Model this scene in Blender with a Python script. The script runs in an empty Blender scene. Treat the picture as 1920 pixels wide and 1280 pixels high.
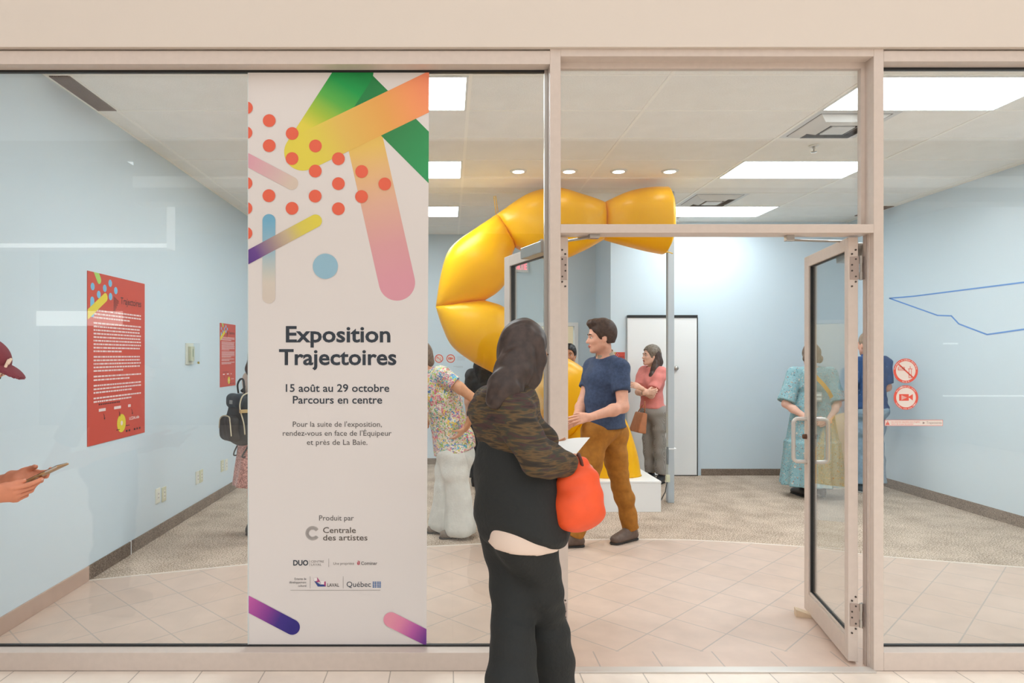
import bpy, bmesh, math, random
import numpy as np
from mathutils import Vector, Matrix
random.seed(7)
scene = bpy.context.scene
COL = scene.collection
# ---- camera (levelled view camera with a shifted frame) -------------------------------------
F, CX, CY, D, H = 1290.0, 842.0, 666.0, 3.342, 1.533
HC = 1.705                       # ceiling above the lens
cam_d = bpy.data.cameras.new('camera')
cam = bpy.data.objects.new('camera', cam_d); COL.objects.link(cam)
cam.location = (0, -D, H); cam.rotation_euler = (math.radians(90), 0, 0)
cam_d.sensor_width = 36; cam_d.lens = F / 1920 * 36
cam_d.shift_x = (960 - CX) / 1920; cam_d.shift_y = (CY - 640) / 1920
cam_d.clip_start = 0.05; cam_d.clip_end = 60
scene.camera = cam
# ---- colour management ------------------------------------------------------------------------
vs = scene.view_settings
scene.display_settings.display_device = 'sRGB'
vs.view_transform = 'Standard'; vs.look = 'None'; vs.exposure = 0.0; vs.gamma = 1.0
vs.use_curve_mapping = False
scene.cycles.max_bounces = 10; scene.cycles.transparent_max_bounces = 24
scene.cycles.diffuse_bounces = 5; scene.cycles.glossy_bounces = 4
scene.cycles.sample_clamp_indirect = 6.0
scene.cycles.caustics_reflective = False
# ---- world: dim warm ambience of the mall -----------------------------------------------------
w = bpy.data.worlds.new('world'); scene.world = w; w.use_nodes = True
w.node_tree.nodes['Background'].inputs[0].default_value = (1.0, .93, .86, 1)
w.node_tree.nodes['Background'].inputs[1].default_value = 0.10
# ---- the mall's ceiling light, and an added fill behind the soffit -----------------------------------------------------------------
def area(name, loc, size, power, col, rot=(0, 0, 0), sy=None):
    l = bpy.data.lights.new(name, 'AREA'); l.energy = power; l.color = col
    l.shape = 'RECTANGLE' if sy else 'SQUARE'; l.size = size
    if sy: l.size_y = sy
    o = bpy.data.objects.new(name, l); COL.objects.link(o)
    o.location = loc; o.rotation_euler = rot
    return o
WARM = (.90, 1.0, 1.085)
area('mall_area_light', (1.2, -2.6, 4.12), 15, 155, WARM, sy=4.4)
area('mall_area_light', (2.2, -6.9, 4.12), 13, 650, WARM, sy=2.4)  # added fill, unseen behind the soffit, lights the shop front from ahead
ROOM_GLOW = 19.5                 # radiance of the shop's ceiling panels
COOL = (.89, .975, 1.0)

# ---- small helpers ----------------------------------------------------------------------------
def W(px, py, y):                # photo pixel at a distance behind the shop front -> point
    d = D + y
    return Vector(((px - CX) / F * d, y, H - (py - CY) / F * d))
def floor_pt(px, py):
    d = F * H / (py - CY)
    return Vector(((px - CX) / F * d, d - D, 0))
def lin(c):
    r = []
    for v in c[:3]:
        v = v / 255.0
        r.append(v / 12.92 if v <= .04045 else ((v + .055) / 1.055) ** 2.4)
    return (r[0], r[1], r[2], 1.0)
def tag(o, label=None, cat=None, group=None, kind=None):
    if label: o['label'] = label
    if cat: o['category'] = cat
    if group: o['group'] = group
    if kind: o['kind'] = kind
    return o
def thing(name, label, cat, loc=(0, 0, 0), rz=0, group=None):
    o = bpy.data.objects.new(name, None); COL.objects.link(o)
    o.location = loc; o.rotation_euler = (0, 0, rz); o.empty_display_size = .1
    return tag(o, label, cat, group)
def soft(pts, n=6):
    P_ = [Vector(p) for p in pts]; out = []
    for i in range(len(P_) - 1):
        p0, p1, p2, p3 = P_[max(i - 1, 0)], P_[i], P_[i + 1], P_[min(i + 2, len(P_) - 1)]
        for k in range(n):
            t = k / n; out.append(.5 * (2 * p1 + (p2 - p0) * t + (2 * p0 - 5 * p1 + 4 * p2 - p3) * t * t + (3 * p1 - p0 - 3 * p2 + p3) * t ** 3))
    return out + [P_[-1]]
def copy_tree(o, parent=None):
    c = o.copy(); COL.objects.link(c)
    if parent: c.parent = parent
    for ch in list(o.children): copy_tree(ch, c)
    return c

# ---- materials --------------------------------------------------------------------------------
MATS = {}
def mat(name, col=(200, 200, 200), rough=.6, metal=0, spec=.5, noise=0, nscale=40, bump=0, bscale=200,
        trans=0, emit=0, coat=0, sheen=0, col2=None):
    if name in MATS: return MATS[name]
    m = bpy.data.materials.new(name); m.use_nodes = True; MATS[name] = m
    nt = m.node_tree; b = nt.nodes['Principled BSDF']
    b.inputs['Base Color'].default_value = lin(col)
    b.inputs['Roughness'].default_value = rough; b.inputs['Metallic'].default_value = metal
    b.inputs['Specular IOR Level'].default_value = spec
    b.inputs['Coat Weight'].default_value = coat
    b.inputs['Sheen Weight'].default_value = sheen
    if noise or col2:
        tc = nt.nodes.new('ShaderNodeTexCoord'); n = nt.nodes.new('ShaderNodeTexNoise')
        n.inputs['Scale'].default_value = nscale; n.inputs['Detail'].default_value = 4
        nt.links.new(tc.outputs['Object'], n.inputs['Vector'])
        mx = nt.nodes.new('ShaderNodeMix'); mx.data_type = 'RGBA'
        a = lin(col)
        if col2: mx.inputs[6].default_value = a; mx.inputs[7].default_value = lin(col2)
        else:
            mx.inputs[6].default_value = tuple(v * (1 - noise) for v in a[:3]) + (1,)
            mx.inputs[7].default_value = tuple(min(1, v * (1 + noise)) for v in a[:3]) + (1,)
        rp = nt.nodes.new('ShaderNodeMapRange'); rp.inputs[1].default_value = .35; rp.inputs[2].default_value = .65
        nt.links.new(n.outputs['Fac'], rp.inputs[0]); nt.links.new(rp.outputs[0], mx.inputs[0])
        nt.links.new(mx.outputs[2], b.inputs['Base Color'])
    if bump:
        tc = nt.nodes.new('ShaderNodeTexCoord'); n = nt.nodes.new('ShaderNodeTexNoise')
        n.inputs['Scale'].default_value = bscale; n.inputs['Detail'].default_value = 3
        bp = nt.nodes.new('ShaderNodeBump'); bp.inputs['Strength'].default_value = bump; bp.inputs['Distance'].default_value = .01
        nt.links.new(tc.outputs['Object'], n.inputs['Vector']); nt.links.new(n.outputs['Fac'], bp.inputs['Height'])
        nt.links.new(bp.outputs[0], b.inputs['Normal'])
    if trans:
        t = nt.nodes.new('ShaderNodeBsdfTranslucent'); t.inputs[0].default_value = lin(col)
        mix = nt.nodes.new('ShaderNodeMixShader'); mix.inputs[0].default_value = trans
        out = nt.nodes['Material Output']
        nt.links.new(b.outputs[0], mix.inputs[1]); nt.links.new(t.outputs[0], mix.inputs[2]); nt.links.new(mix.outputs[0], out.inputs[0])
    if emit:
        b.inputs['Emission Color'].default_value = lin(col); b.inputs['Emission Strength'].default_value = emit
    return m
def emission(name, col, strength):
    m = bpy.data.materials.new(name); m.use_nodes = True; nt = m.node_tree; nt.nodes.remove(nt.nodes['Principled BSDF'])
    e = nt.nodes.new('ShaderNodeEmission'); e.inputs[0].default_value = (*col, 1); e.inputs[1].default_value = strength
    nt.links.new(e.outputs[0], nt.nodes['Material Output'].inputs[0]); return m
def glass_mat(name, tint=(.972, .986, .985), ior=1.5):
    m = bpy.data.materials.new(name); m.use_nodes = True; nt = m.node_tree; nt.nodes.remove(nt.nodes['Principled BSDF'])
    t = nt.nodes.new('ShaderNodeBsdfTransparent'); t.inputs[0].default_value = (*tint, 1)
    g = nt.nodes.new('ShaderNodeBsdfGlossy'); g.inputs['Roughness'].default_value = 0.0
    fr = nt.nodes.new('ShaderNodeFresnel'); ge = nt.nodes.new('ShaderNodeNewGeometry')
    mr = nt.nodes.new('ShaderNodeMapRange'); mr.inputs[3].default_value = ior; mr.inputs[4].default_value = 1 / ior
    nt.links.new(ge.outputs['Backfacing'], mr.inputs[0]); nt.links.new(mr.outputs[0], fr.inputs[0])
    mix = nt.nodes.new('ShaderNodeMixShader')
    nt.links.new(fr.outputs[0], mix.inputs[0]); nt.links.new(t.outputs[0], mix.inputs[1]); nt.links.new(g.outputs[0], mix.inputs[2])
    nt.links.new(mix.outputs[0], nt.nodes['Material Output'].inputs[0]); return m

# ---- mesh building ----------------------------------------------------------------------------
class MB:
    def __init__(s): s.v = []; s.f = []
    def add(s, vs_, fs):
        n = len(s.v); s.v += [tuple(v) for v in vs_]; s.f += [tuple(i + n for i in f) for f in fs]; return s
    def box(s, x0, x1, y0, y1, z0, z1):
        v = [(x, y, z) for x in (x0, x1) for y in (y0, y1) for z in (z0, z1)]
        return s.add(v, [(0, 1, 3, 2), (4, 6, 7, 5), (0, 4, 5, 1), (2, 3, 7, 6), (0, 2, 6, 4), (1, 5, 7, 3)])
    def rbox(s, x0, x1, y0, y1, z0, z1, r=.004, seg=2):
        bm = bmesh.new(); bmesh.ops.create_cube(bm, size=1)
        for v in bm.verts:
            v.co = Vector(((x0 + x1) / 2 + v.co.x * (x1 - x0), (y0 + y1) / 2 + v.co.y * (y1 - y0), (z0 + z1) / 2 + v.co.z * (z1 - z0)))
        bmesh.ops.bevel(bm, geom=bm.edges[:], offset=r, segments=seg, profile=.5, affect='EDGES')
        bm.verts.index_update()
        s.add([v.co.copy() for v in bm.verts], [[v.index for v in f.verts] for f in bm.faces]); bm.free(); return s
    def quad(s, a, b, c, d): return s.add([a, b, c, d], [(0, 1, 2, 3)])
    def prism(s, poly, y0, y1):      # polygon of (x, z) extruded along y
        n = len(poly)
        v = [(p[0], y0, p[1]) for p in poly] + [(p[0], y1, p[1]) for p in poly]
        f = [tuple(range(n)), tuple(range(2 * n - 1, n - 1, -1))] + [(i, i + n, (i + 1) % n + n, (i + 1) % n) for i in range(n)]
        return s.add(v, f)
    def tube(s, pts, r, n=10, caps=True):
        pts = [Vector(p) for p in pts]; rs = r if isinstance(r, (list, tuple)) else [r] * len(pts)
        base = len(s.v); t0 = (pts[1] - pts[0]).normalized()
        u = t0.orthogonal().normalized(); rings = []
        for i, p in enumerate(pts):
            t = (pts[min(i + 1, len(pts) - 1)] - pts[max(i - 1, 0)]).normalized()
            u = (u - t * u.dot(t)).normalized(); v = t.cross(u)
            rings.append([p + (u * math.cos(a) + v * math.sin(a)) * rs[i] for a in [2 * math.pi * k / n for k in range(n)]])
        vs_ = [p for rg in rings for p in rg]; fs = []
        for i in range(len(pts) - 1):
            for k in range(n):
                fs.append((i * n + k, i * n + (k + 1) % n, (i + 1) * n + (k + 1) % n, (i + 1) * n + k))
        if caps:
            fs.append(tuple(range(n - 1, -1, -1))); fs.append(tuple(range((len(pts) - 1) * n, len(pts) * n)))
        return s.add(vs_, fs)
    def lathe(s, prof, c=(0, 0, 0), n=24, axis='z'):
        vs_ = []; fs = []
        for r, h in prof:
            for k in range(n):
                a = 2 * math.pi * k / n; x, y = r * math.cos(a), r * math.sin(a)
                p = {'z': (x, y, h), 'y': (x, h, -y), 'x': (h, x, y)}[axis]
                vs_.append((p[0] + c[0], p[1] + c[1], p[2] + c[2]))
        m = len(prof)
        for i in range(m - 1):
            for k in range(n):
                fs.append((i * n + k, i * n + (k + 1) % n, (i + 1) * n + (k + 1) % n, (i + 1) * n + k))
        fs.append(tuple(range(n - 1, -1, -1))); fs.append(tuple(range((m - 1) * n, m * n)))
        return s.add(vs_, fs)
    def xform(s, mtx):
        s.v = [tuple(mtx @ Vector(v)) for v in s.v]; return s
    def build(s, name, m, parent=None, smooth=False, fix=True):
        me = bpy.data.meshes.new(name); me.from_pydata(s.v, [], s.f)
        if fix:
            bm = bmesh.new(); bm.from_mesh(me); bmesh.ops.recalc_face_normals(bm, faces=bm.faces[:]); bm.to_mesh(me); bm.free()
        me.materials.append(m)
        if smooth: me.polygons.foreach_set('use_smooth', [True] * len(me.polygons))
        me.update()
        o = bpy.data.objects.new(name, me); COL.objects.link(o)
        if parent: o.parent = parent
        return o
def struct(name, mb, m, label=None, cat=None, parent=None, smooth=False):
    o = mb.build(name, m, parent, smooth)
    if not parent: tag(o, label, cat, None, 'structure')
    return o
def smooth_edges(o, ang=35):
    me = o.data; me.polygons.foreach_set('use_smooth', [True] * len(me.polygons))
    bm = bmesh.new(); bm.from_mesh(me)
    for e in bm.edges:
        if len(e.link_faces) == 2 and e.calc_face_angle(0) > math.radians(ang): e.smooth = False
    bm.to_mesh(me); bm.free(); return o
def text(s, x0, x1, z, cap, y, m, parent, name='lettering', bold=0.0, flip=False, space=1.0, loc=None, mtx=None, depth=.0004):
    """one line of print: x0..x1 wide, baseline z, capital height cap, lying in the plane y (front towards -y)"""
    cu = bpy.data.curves.new(name, 'FONT'); cu.body = s; cu.size = 1; cu.offset = bold; cu.space_character = space; cu.extrude = 0; cu.resolution_u = 3
    o = bpy.data.objects.new(name, cu); COL.objects.link(o)
    bpy.context.view_layer.update()
    me = bpy.data.meshes.new_from_object(o.evaluated_get(bpy.context.evaluated_depsgraph_get()))
    bpy.data.objects.remove(o); bpy.data.curves.remove(cu)
    co = np.empty(len(me.vertices) * 3); me.vertices.foreach_get('co', co); co = co.reshape(-1, 3)
    a, b = co[:, 0].min(), co[:, 0].max()
    k = (x1 - x0) / (b - a); kc = cap / CAPH
    out = np.zeros_like(co); out[:, 0] = x0 + (co[:, 0] - a) * k; out[:, 1] = y; out[:, 2] = z + co[:, 1] * kc
    if mtx is not None:
        M4 = np.array(mtx); out = out @ M4[:3, :3].T + M4[:3, 3]
    me.vertices.foreach_set('co', out.ravel()); me.update()
    me.materials.clear(); me.materials.append(m); me.name = name
    ob = bpy.data.objects.new(name, me); COL.objects.link(ob)
    if parent: ob.parent = parent
    return ob
def _caph():
    cu = bpy.data.curves.new('t', 'FONT'); cu.body = 'E'; cu.size = 1
    o = bpy.data.objects.new('t', cu); COL.objects.link(o); bpy.context.view_layer.update()
    me = bpy.data.meshes.new_from_object(o.evaluated_get(bpy.context.evaluated_depsgraph_get()))
    h = max(v.co.y for v in me.vertices); bpy.data.objects.remove(o); bpy.data.meshes.remove(me); return h
CAPH = _caph()
def mean_join(name, obs, parent=None):
    """join print meshes (same material) into one part"""
    bm = bmesh.new(); m = obs[0].data.materials[0]
    for o in obs: bm.from_mesh(o.data)
    me = bpy.data.meshes.new(name); bm.to_mesh(me); bm.free(); me.materials.append(m)
    for o in obs: bpy.data.objects.remove(o)
    ob = bpy.data.objects.new(name, me); COL.objects.link(ob)
    if parent: ob.parent = parent
    return ob
# ================================ THE SETTING ================================================
def brick_mat(name, cols, mortar, bw, bh, rot, off, msize=.004, rough=.45, var=.06, nscale=6):
    m = bpy.data.materials.new(name); m.use_nodes = True; nt = m.node_tree; b = nt.nodes['Principled BSDF']
    tc = nt.nodes.new('ShaderNodeTexCoord'); mp = nt.nodes.new('ShaderNodeMapping')
    mp.inputs['Rotation'].default_value = (0, 0, rot); mp.inputs['Location'].default_value = (off[0] + bw * 100, off[1] + bh * 100, 0)
    br = nt.nodes.new('ShaderNodeTexBrick'); br.offset = 0; br.squash = 1
    br.inputs['Scale'].default_value = 1; br.inputs['Brick Width'].default_value = bw; br.inputs['Row Height'].default_value = bh
    br.inputs['Mortar Size'].default_value = msize; br.inputs['Mortar Smooth'].default_value = .1
    br.inputs['Color1'].default_value = lin(cols[0]); br.inputs['Color2'].default_value = lin(cols[1]); br.inputs['Mortar'].default_value = lin(mortar)
    nt.links.new(tc.outputs['Object'], mp.inputs[0]); nt.links.new(mp.outputs[0], br.inputs[0])
    n = nt.nodes.new('ShaderNodeTexNoise'); n.inputs['Scale'].default_value = nscale; n.inputs['Detail'].default_value = 5
    nt.links.new(tc.outputs['Object'], n.inputs[0])
    mr = nt.nodes.new('ShaderNodeMapRange'); mr.inputs[1].default_value = .3; mr.inputs[2].default_value = .7
    mr.inputs[3].default_value = 1 - var; mr.inputs[4].default_value = 1 + var
    nt.links.new(n.outputs['Fac'], mr.inputs[0])
    mx = nt.nodes.new('ShaderNodeMix'); mx.data_type = 'RGBA'; mx.blend_type = 'MULTIPLY'; mx.inputs[0].default_value = 1
    nt.links.new(br.outputs['Color'], mx.inputs[6]); nt.links.new(mr.outputs[0], mx.inputs[7]); nt.links.new(mx.outputs[2], b.inputs['Base Color'])
    b.inputs['Roughness'].default_value = rough
    bp = nt.nodes.new('ShaderNodeBump'); bp.inputs['Strength'].default_value = .3; bp.inputs['Distance'].default_value = .002; bp.invert = True
    nt.links.new(br.outputs['Fac'], bp.inputs['Height']); nt.links.new(bp.outputs[0], b.inputs['Normal'])
    return m
M_tile = brick_mat('diagonal_tile', ((207, 182, 165), (203, 177, 159)), (176, 160, 148), .309, .309, math.radians(-45), (-.778, .4554), rough=.42)
M_border = brick_mat('border_tile', ((205, 179, 162), (207, 182, 165)), (174, 158, 146), .307, .60, 0, (-.7456 + .307, .0), rough=.42)
M_malltile = brick_mat('mall_tile', ((242, 227, 213), (238, 223, 208)), (186, 173, 161), .3048, .6096, 0, (1.808, 0), msize=.003, rough=.35)
M_basetile = mat('base_tile', (186, 158, 142), .45, noise=.05, nscale=9)

def speckle(name, c1, c2, scale, rough=.95, bmp=.5):
    m = bpy.data.materials.new(name); m.use_nodes = True; nt = m.node_tree; b = nt.nodes['Principled BSDF']
    tc = nt.nodes.new('ShaderNodeTexCoord'); n = nt.nodes.new('ShaderNodeTexNoise'); n.inputs['Scale'].default_value = scale; n.inputs['Detail'].default_value = 2
    n2 = nt.nodes.new('ShaderNodeTexNoise'); n2.inputs['Scale'].default_value = scale * .04; n2.inputs['Detail'].default_value = 3
    r = nt.nodes.new('ShaderNodeValToRGB'); r.color_ramp.elements[0].position = .36; r.color_ramp.elements[1].position = .64
    r.color_ramp.elements[0].color = lin(c1); r.color_ramp.elements[1].color = lin(c2)
    ad = nt.nodes.new('ShaderNodeMath'); ad.operation = 'MULTIPLY_ADD'; ad.inputs[1].default_value = .25; 
    nt.links.new(tc.outputs['Object'], n.inputs[0]); nt.links.new(tc.outputs['Object'], n2.inputs[0])
    sb = nt.nodes.new('ShaderNodeMath'); sb.operation = 'SUBTRACT'; sb.inputs[1].default_value = .125
    nt.links.new(n.outputs['Fac'], sb.inputs[0]); nt.links.new(n2.outputs['Fac'], ad.inputs[0]); nt.links.new(sb.outputs[0], ad.inputs[2])
    nt.links.new(ad.outputs[0], r.inputs[0]); nt.links.new(r.outputs[0], b.inputs['Base Color'])
    b.inputs['Roughness'].default_value = rough; b.inputs['Specular IOR Level'].default_value = .1
    bp = nt.nodes.new('ShaderNodeBump'); bp.inputs['Strength'].default_value = bmp; bp.inputs['Distance'].default_value = .003
    nt.links.new(n.outputs['Fac'], bp.inputs['Height']); nt.links.new(bp.outputs[0], b.inputs['Normal'])
    return m
M_carpet = speckle('carpet', (132, 114, 98), (220, 200, 182), 95)
M_carpetbase = speckle('carpet_base', (104, 90, 80), (150, 134, 120), 130)
M_wall = mat('wall_paint', (208, 222, 231), .75, bump=.03, bscale=90)
M_ceil = speckle('ceiling_tile', (236, 233, 226), (250, 247, 242), 160, .9, .08)
M_tbar = mat('ceiling_bar', (250, 246, 238), .5)
M_fascia = mat('fascia_paint', (222, 210, 198), .7, bump=.02, bscale=120)
M_alu = mat('painted_aluminium', (212, 197, 186), .42, spec=.4, noise=.02, nscale=30)
M_gasket = mat('black_gasket', (30, 30, 30), .5)
M_clear = glass_mat('clear_glass'); M_doorglass = glass_mat('door_glass', (.96, .985, .985), 1.62)
M_bright = mat('bright_edge', (216, 226, 226), .3)
M_white = mat('white_paint', (238, 239, 239), .5)
M_steel = mat('satin_steel', (190, 186, 180), .32, metal=.9)
M_hinge = mat('hinge_steel', (176, 158, 148), .4, metal=.35)
M_dark = mat('dark_hole', (70, 60, 54), .6)

XL, XR, YB, YF, XC = -2.46, 5.10, 5.45, 6.35, 2.065
ZC = H + HC
# floors -----------------------------------------------------------------------------------------
struct('floor_mall', MB().box(-9, 9, -11.6, .0, -.05, 0), M_malltile, 'pale mall floor tiles in front of the shop window')
arc = [(XL, 1.34), (-1.48, 1.70), (-.8, 1.97), (-.18, 2.17), (.976, 2.36), (1.5, 2.385), (2.03, 2.36), (2.81, 2.17), (3.31, 1.90), (4.17, 1.62), (XR, 1.30)]
def cat(pts, n=8):
    out = []
    for i in range(len(pts) - 1):
        p0, p1, p2, p3 = [np.array(pts[j]) for j in (max(i - 1, 0), i, i + 1, min(i + 2, len(pts) - 1))]
        for k in range(n):
            t = k / n
            out.append(tuple(.5 * (2 * p1 + (p2 - p0) * t + (2 * p0 - 5 * p1 + 4 * p2 - p3) * t * t + (3 * p1 - p0 - 3 * p2 + p3) * t ** 3)))
    out.append(tuple(pts[-1])); return out
arc = cat(arc)
def flat(name, poly, z0, z1, m, label):
    mb = MB(); n = len(poly)
    mb.add([(x, y, z1) for x, y in poly] + [(x, y, z0) for x, y in poly],
           [tuple(range(n)), tuple(range(2 * n - 1, n - 1, -1))] + [(i, (i + 1) % n, (i + 1) % n + n, i + n) for i in range(n)])
    return struct(name, mb, m, label)
flat('floor_border', [(XL, 0), (XR, 0), (XR, .222), (XL, .222)], -.05, 0, M_border, 'row of beige border tiles just inside the door')
flat('floor_tile', [(XL, .222), (XR, .222)] + arc[::-1], -.05, 0, M_tile, 'diagonal beige floor tiles inside the shop entrance')
flat('floor_carpet', arc + [(XR, 9.5), (XL, 9.5)], -.05, .0, M_carpet, 'speckled beige carpet beyond the tiles')
tr = MB(); 
for i in range(len(arc) - 1):
    (xa, ya), (xb, yb) = arc[i], arc[i + 1]
    tr.add([(xa, ya - .012, .0), (xb, yb - .012, .0), (xb, yb + .012, .0), (xa, ya + .012, .0), (xa, ya - .010, .004), (xb, yb - .010, .004), (xb, yb + .010, .004), (xa, ya + .010, .004)],
           [(4, 5, 6, 7), (0, 1, 5, 4), (2, 3, 7, 6)])
struct('trim_1', tr, mat('carpet_strip', (222, 208, 196), .4), 'thin pale metal strip between tiles and carpet')
# walls and ceiling ------------------------------------------------------------------------------
struct('wall_left', MB().box(XL - .1, XL, .11, 9.5, 0, ZC + .1), M_wall, 'pale blue white left wall with posters')
struct('wall_right', MB().box(XR, XR + .1, .11, YB, 0, ZC + .1), M_wall, 'pale blue white right wall with blue line drawing')
struct('wall_back', MB().box(XC, XR + .1, YB, YB + .1, 0, ZC + .1), M_wall, 'white back wall behind the pole')
struct('wall_return', MB().box(XC, XC + .1, YB + .1, YF + .1, 0, ZC + .1), M_wall, 'short return of the back wall')
OX0, OX1, OZ = 1.0, 1.765, 1.945
struct('wall_far', MB().box(XL, OX0, YF, YF + .1, 0, ZC + .1).box(OX1, XC, YF, YF + .1, 0, ZC + .1).box(OX0, OX1, YF, YF + .1, OZ, ZC + .1), M_wall, 'far wall with an open doorway')
M_backroom = mat('back_room_paint', (222, 216, 198), .8)
struct('wall_store_room', MB().box(.2, 2.7, 8.4, 8.5, 0, 2.6).box(.1, .2, YF + .1, 8.5, 0, 2.6).box(2.7, 2.8, YF + .1, 8.5, 0, 2.6).box(.1, 2.8, YF + .1, 8.5, 2.6, 2.7), M_backroom, 'yellowish room behind the far doorway')
area('store_room_lamp', (1.45, 7.3, 2.55), .8, 22, (1, .94, .82))
d4 = struct('door_4', MB().box(OX1, OX1 + .05, YF - .02, YF + .0, 0, OZ + .05).box(OX0 - .05, OX0, YF - .02, YF, 0, OZ + .05).box(OX0, OX1, YF - .02, YF, OZ, OZ + .05), M_white, 'white frame of the far doorway')
struct('ceiling', MB().box(XL, XR, .11, YF, ZC, ZC + .08), M_ceil, 'speckled suspended ceiling tiles')
g = MB(); YR = [.84 + .6096 * k for k in range(-2, 10)]
TX = [.13 + 1.2192 * k for k in range(-2, 5)]
for x in TX: g.box(x - .012, x + .012, .12, YF, ZC - .004, ZC)
for y in YR:
    if .12 < y < YF: g.box(XL, XR, y - .008, y + .008, ZC - .003, ZC)
g.box(XL, XL + .02, .12, YF, ZC - .005, ZC).box(XR - .02, XR, .12, YB, ZC - .005, ZC)
struct('trim_2', g, M_tbar, 'white metal grid of the suspended ceiling')
# baseboards
struct('baseboard_left', MB().rbox(XL, XL + .012, .11, 1.34, 0, .1, .002), M_basetile, 'beige tile skirting along the left wall')
struct('baseboard_left_carpet', MB().rbox(XL, XL + .010, 1.34, 1.957, 0, .1, .002).rbox(XL, XL + .010, 1.963, YF, 0, .1, .002), M_carpetbase, 'brown carpet skirting along the left wall')
struct('trim_3', MB().box(XL, XL + .011, 1.955, 1.965, 0, .105), M_white, 'white joint in the carpet skirting')
struct('baseboard_right', MB().rbox(XR - .010, XR, .11, YB, 0, .105, .002), M_carpetbase, 'brown carpet skirting along the right wall')
struct('baseboard_back', MB().rbox(3.22, XR, YB - .01, YB, 0, .085, .002).rbox(XC, 2.2, YB - .01, YB, 0, .085, .002), M_carpetbase, 'brown carpet skirting along the back wall')
struct('baseboard_far', MB().rbox(XL, OX0 - .05, YF - .01, YF, 0, .085, .002), M_carpetbase, 'brown carpet skirting along the far wall')
# the mall on this side of the glass (seen only as reflections) --------------------------------
M_mall = mat('mall_paint', (212, 206, 200), .8)
struct('ceiling_mall', MB().box(-9, 9, -11.6, -.02, 4.2, 4.3), M_mall, 'pale mall ceiling')
struct('wall_opposite', MB().box(-9, 9, -11.7, -11.6, 0, 4.3), mat('shop_front_far', (150, 147, 144), .7), 'shop fronts across the mall')
struct('wall_mall_left', MB().box(-9.1, -9, -11.6, 0, 0, 4.3), M_mall, 'mall side wall'); struct('wall_mall_right', MB().box(9, 9.1, -11.6, 0, 0, 4.3), M_mall, 'mall side wall beyond')
struct('trim_4', MB().box(-3.9, 9, -5.3, -5.0, 3.43, 4.2).box(-9, -3.9, -6.3, -6.0, 3.02, 4.2), mat('mall_soffit', (226, 214, 202), .7), 'lowered mall ceiling edge')
SL = emission('mall_shop_light', (1, .97, .92), 3.2)
struct('trim_5', MB().box(-9, -7.15, -11.58, -11.5, 2.18, 2.50), SL, 'lit sign box over a shop across the mall')
struct('trim_6', MB().box(7.55, 7.75, -7.02, -6.98, 1.70, 1.725).box(7.55, 8.95, -7.02, -6.98, .905, .925), SL, 'strip lights of a shop across the mall')
struct('trim_12', MB().box(-3.9, 9, -5.0, -4.98, 3.605, 3.74), emission('soffit_cove_light', (1, .94, .86), 1.5), 'cove light along the lowered mall ceiling')
struct('trim_13', MB().box(-9, -3.9, -6.0, -5.98, 3.02, 3.075), emission('soffit_edge_light', (1, .97, .93), 3.5), 'edge light of the lowered mall ceiling')
# fascia over the shop front ---------------------------------------------------------------------
struct('wall_fascia', MB().box(-9, 9, -.02, .12, 3.022, 4.2).box(-9, XL - .02, 0, .12, 0, 3.022).box(XR + .02, 9, 0, .12, 0, 3.022), M_fascia, 'plain beige bulkhead above the shop front')
# glazing: window_1 (banner side), window_2 (over the door), window_3 (right) ---------------------
MX0, MX1, MX2, MX3 = .4905, .542, 2.063, 2.1115       # left and right mullion
GY = .075
def glazing(name, label, x0, x1, zhead, zglass):
    r = thing(name, label, 'window', (0, 0, 0)); r['kind'] = 'structure'
    MB().rbox(x0, x1, .0, .11, zhead, 3.012, .002).build('frame_head', M_alu, r)
    MB().rbox(x0, x1, .0, .11, 0, .090, .003).build('sill', M_alu, r)
    MB().box(x0, x1, GY - .006, GY + .014, zglass - .002, zhead).box(x0, x1, GY - .006, GY + .014, .090, .0975).build('gasket', M_gasket, r)
    return r
w1 = glazing('window_1', 'big shop window left of the doorway with banner on its glass', XL - .02, MX0, 2.947, 2.938)
MB().box(XL, -1.0005, GY, GY + .008, .096, 2.94).build('pane', M_clear, w1)
MB().box(-.9955, MX0 - .016, GY, GY + .008, .096, 2.94).build('pane', M_clear, w1)
MB().box(-1.0, -.996, GY, GY + .008, .096, 2.94).build('glass_joint', M_bright, w1)
MB().box(MX0 - .018, MX0, GY - .01, GY + .02, .092, 2.945).build('side_stop', M_steel, w1)
w3 = glazing('window_3', 'shop window right of the doorway with round stickers', MX3, XR + .02, 2.960, 2.951)
MB().box(MX3 + .004, XR, GY, GY + .008, .096, 2.952).build('pane', M_clear, w3)
w2 = thing('window_2', 'long glass transom over the double doorway', 'window'); w2['kind'] = 'structure'
MB().rbox(MX1, MX2, 0, .11, 2.985, 3.022, .002).build('frame_head', M_alu, w2)
MB().rbox(MX1, MX2, 0, .122, 2.128, 2.1705, .002).build('transom_bar', M_alu, w2)
MB().box(MX1, MX2, .07, .1, 2.955, 2.985).box(MX2 - .02, MX2, .07, .1, 2.1706, 2.9549).box(MX1, MX1 + .012, .07, .1, 2.1706, 2.9549).build('glazing_bead', M_alu, w2)
MB().box(MX1 + .005, MX2 - .005, .082, .090, 2.165, 2.98).build('pane', M_clear, w2)
for nm, x0, x1, lb in (('trim_7', MX0, MX1, 'left aluminium post of the doorway'), ('trim_8', MX2, MX3, 'right aluminium post of the doorway')):
    struct(nm, MB().rbox(x0, x1, 0, .09, 0, 3.022, .002), M_alu, lb)
struct('trim_9', MB().box(MX2 - .006, MX2, .03, .045, 0, 2.128).box(MX2 - .004, MX2, .055, .07, 0, 2.128), M_alu, 'grooved stop on the right door post')
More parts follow.
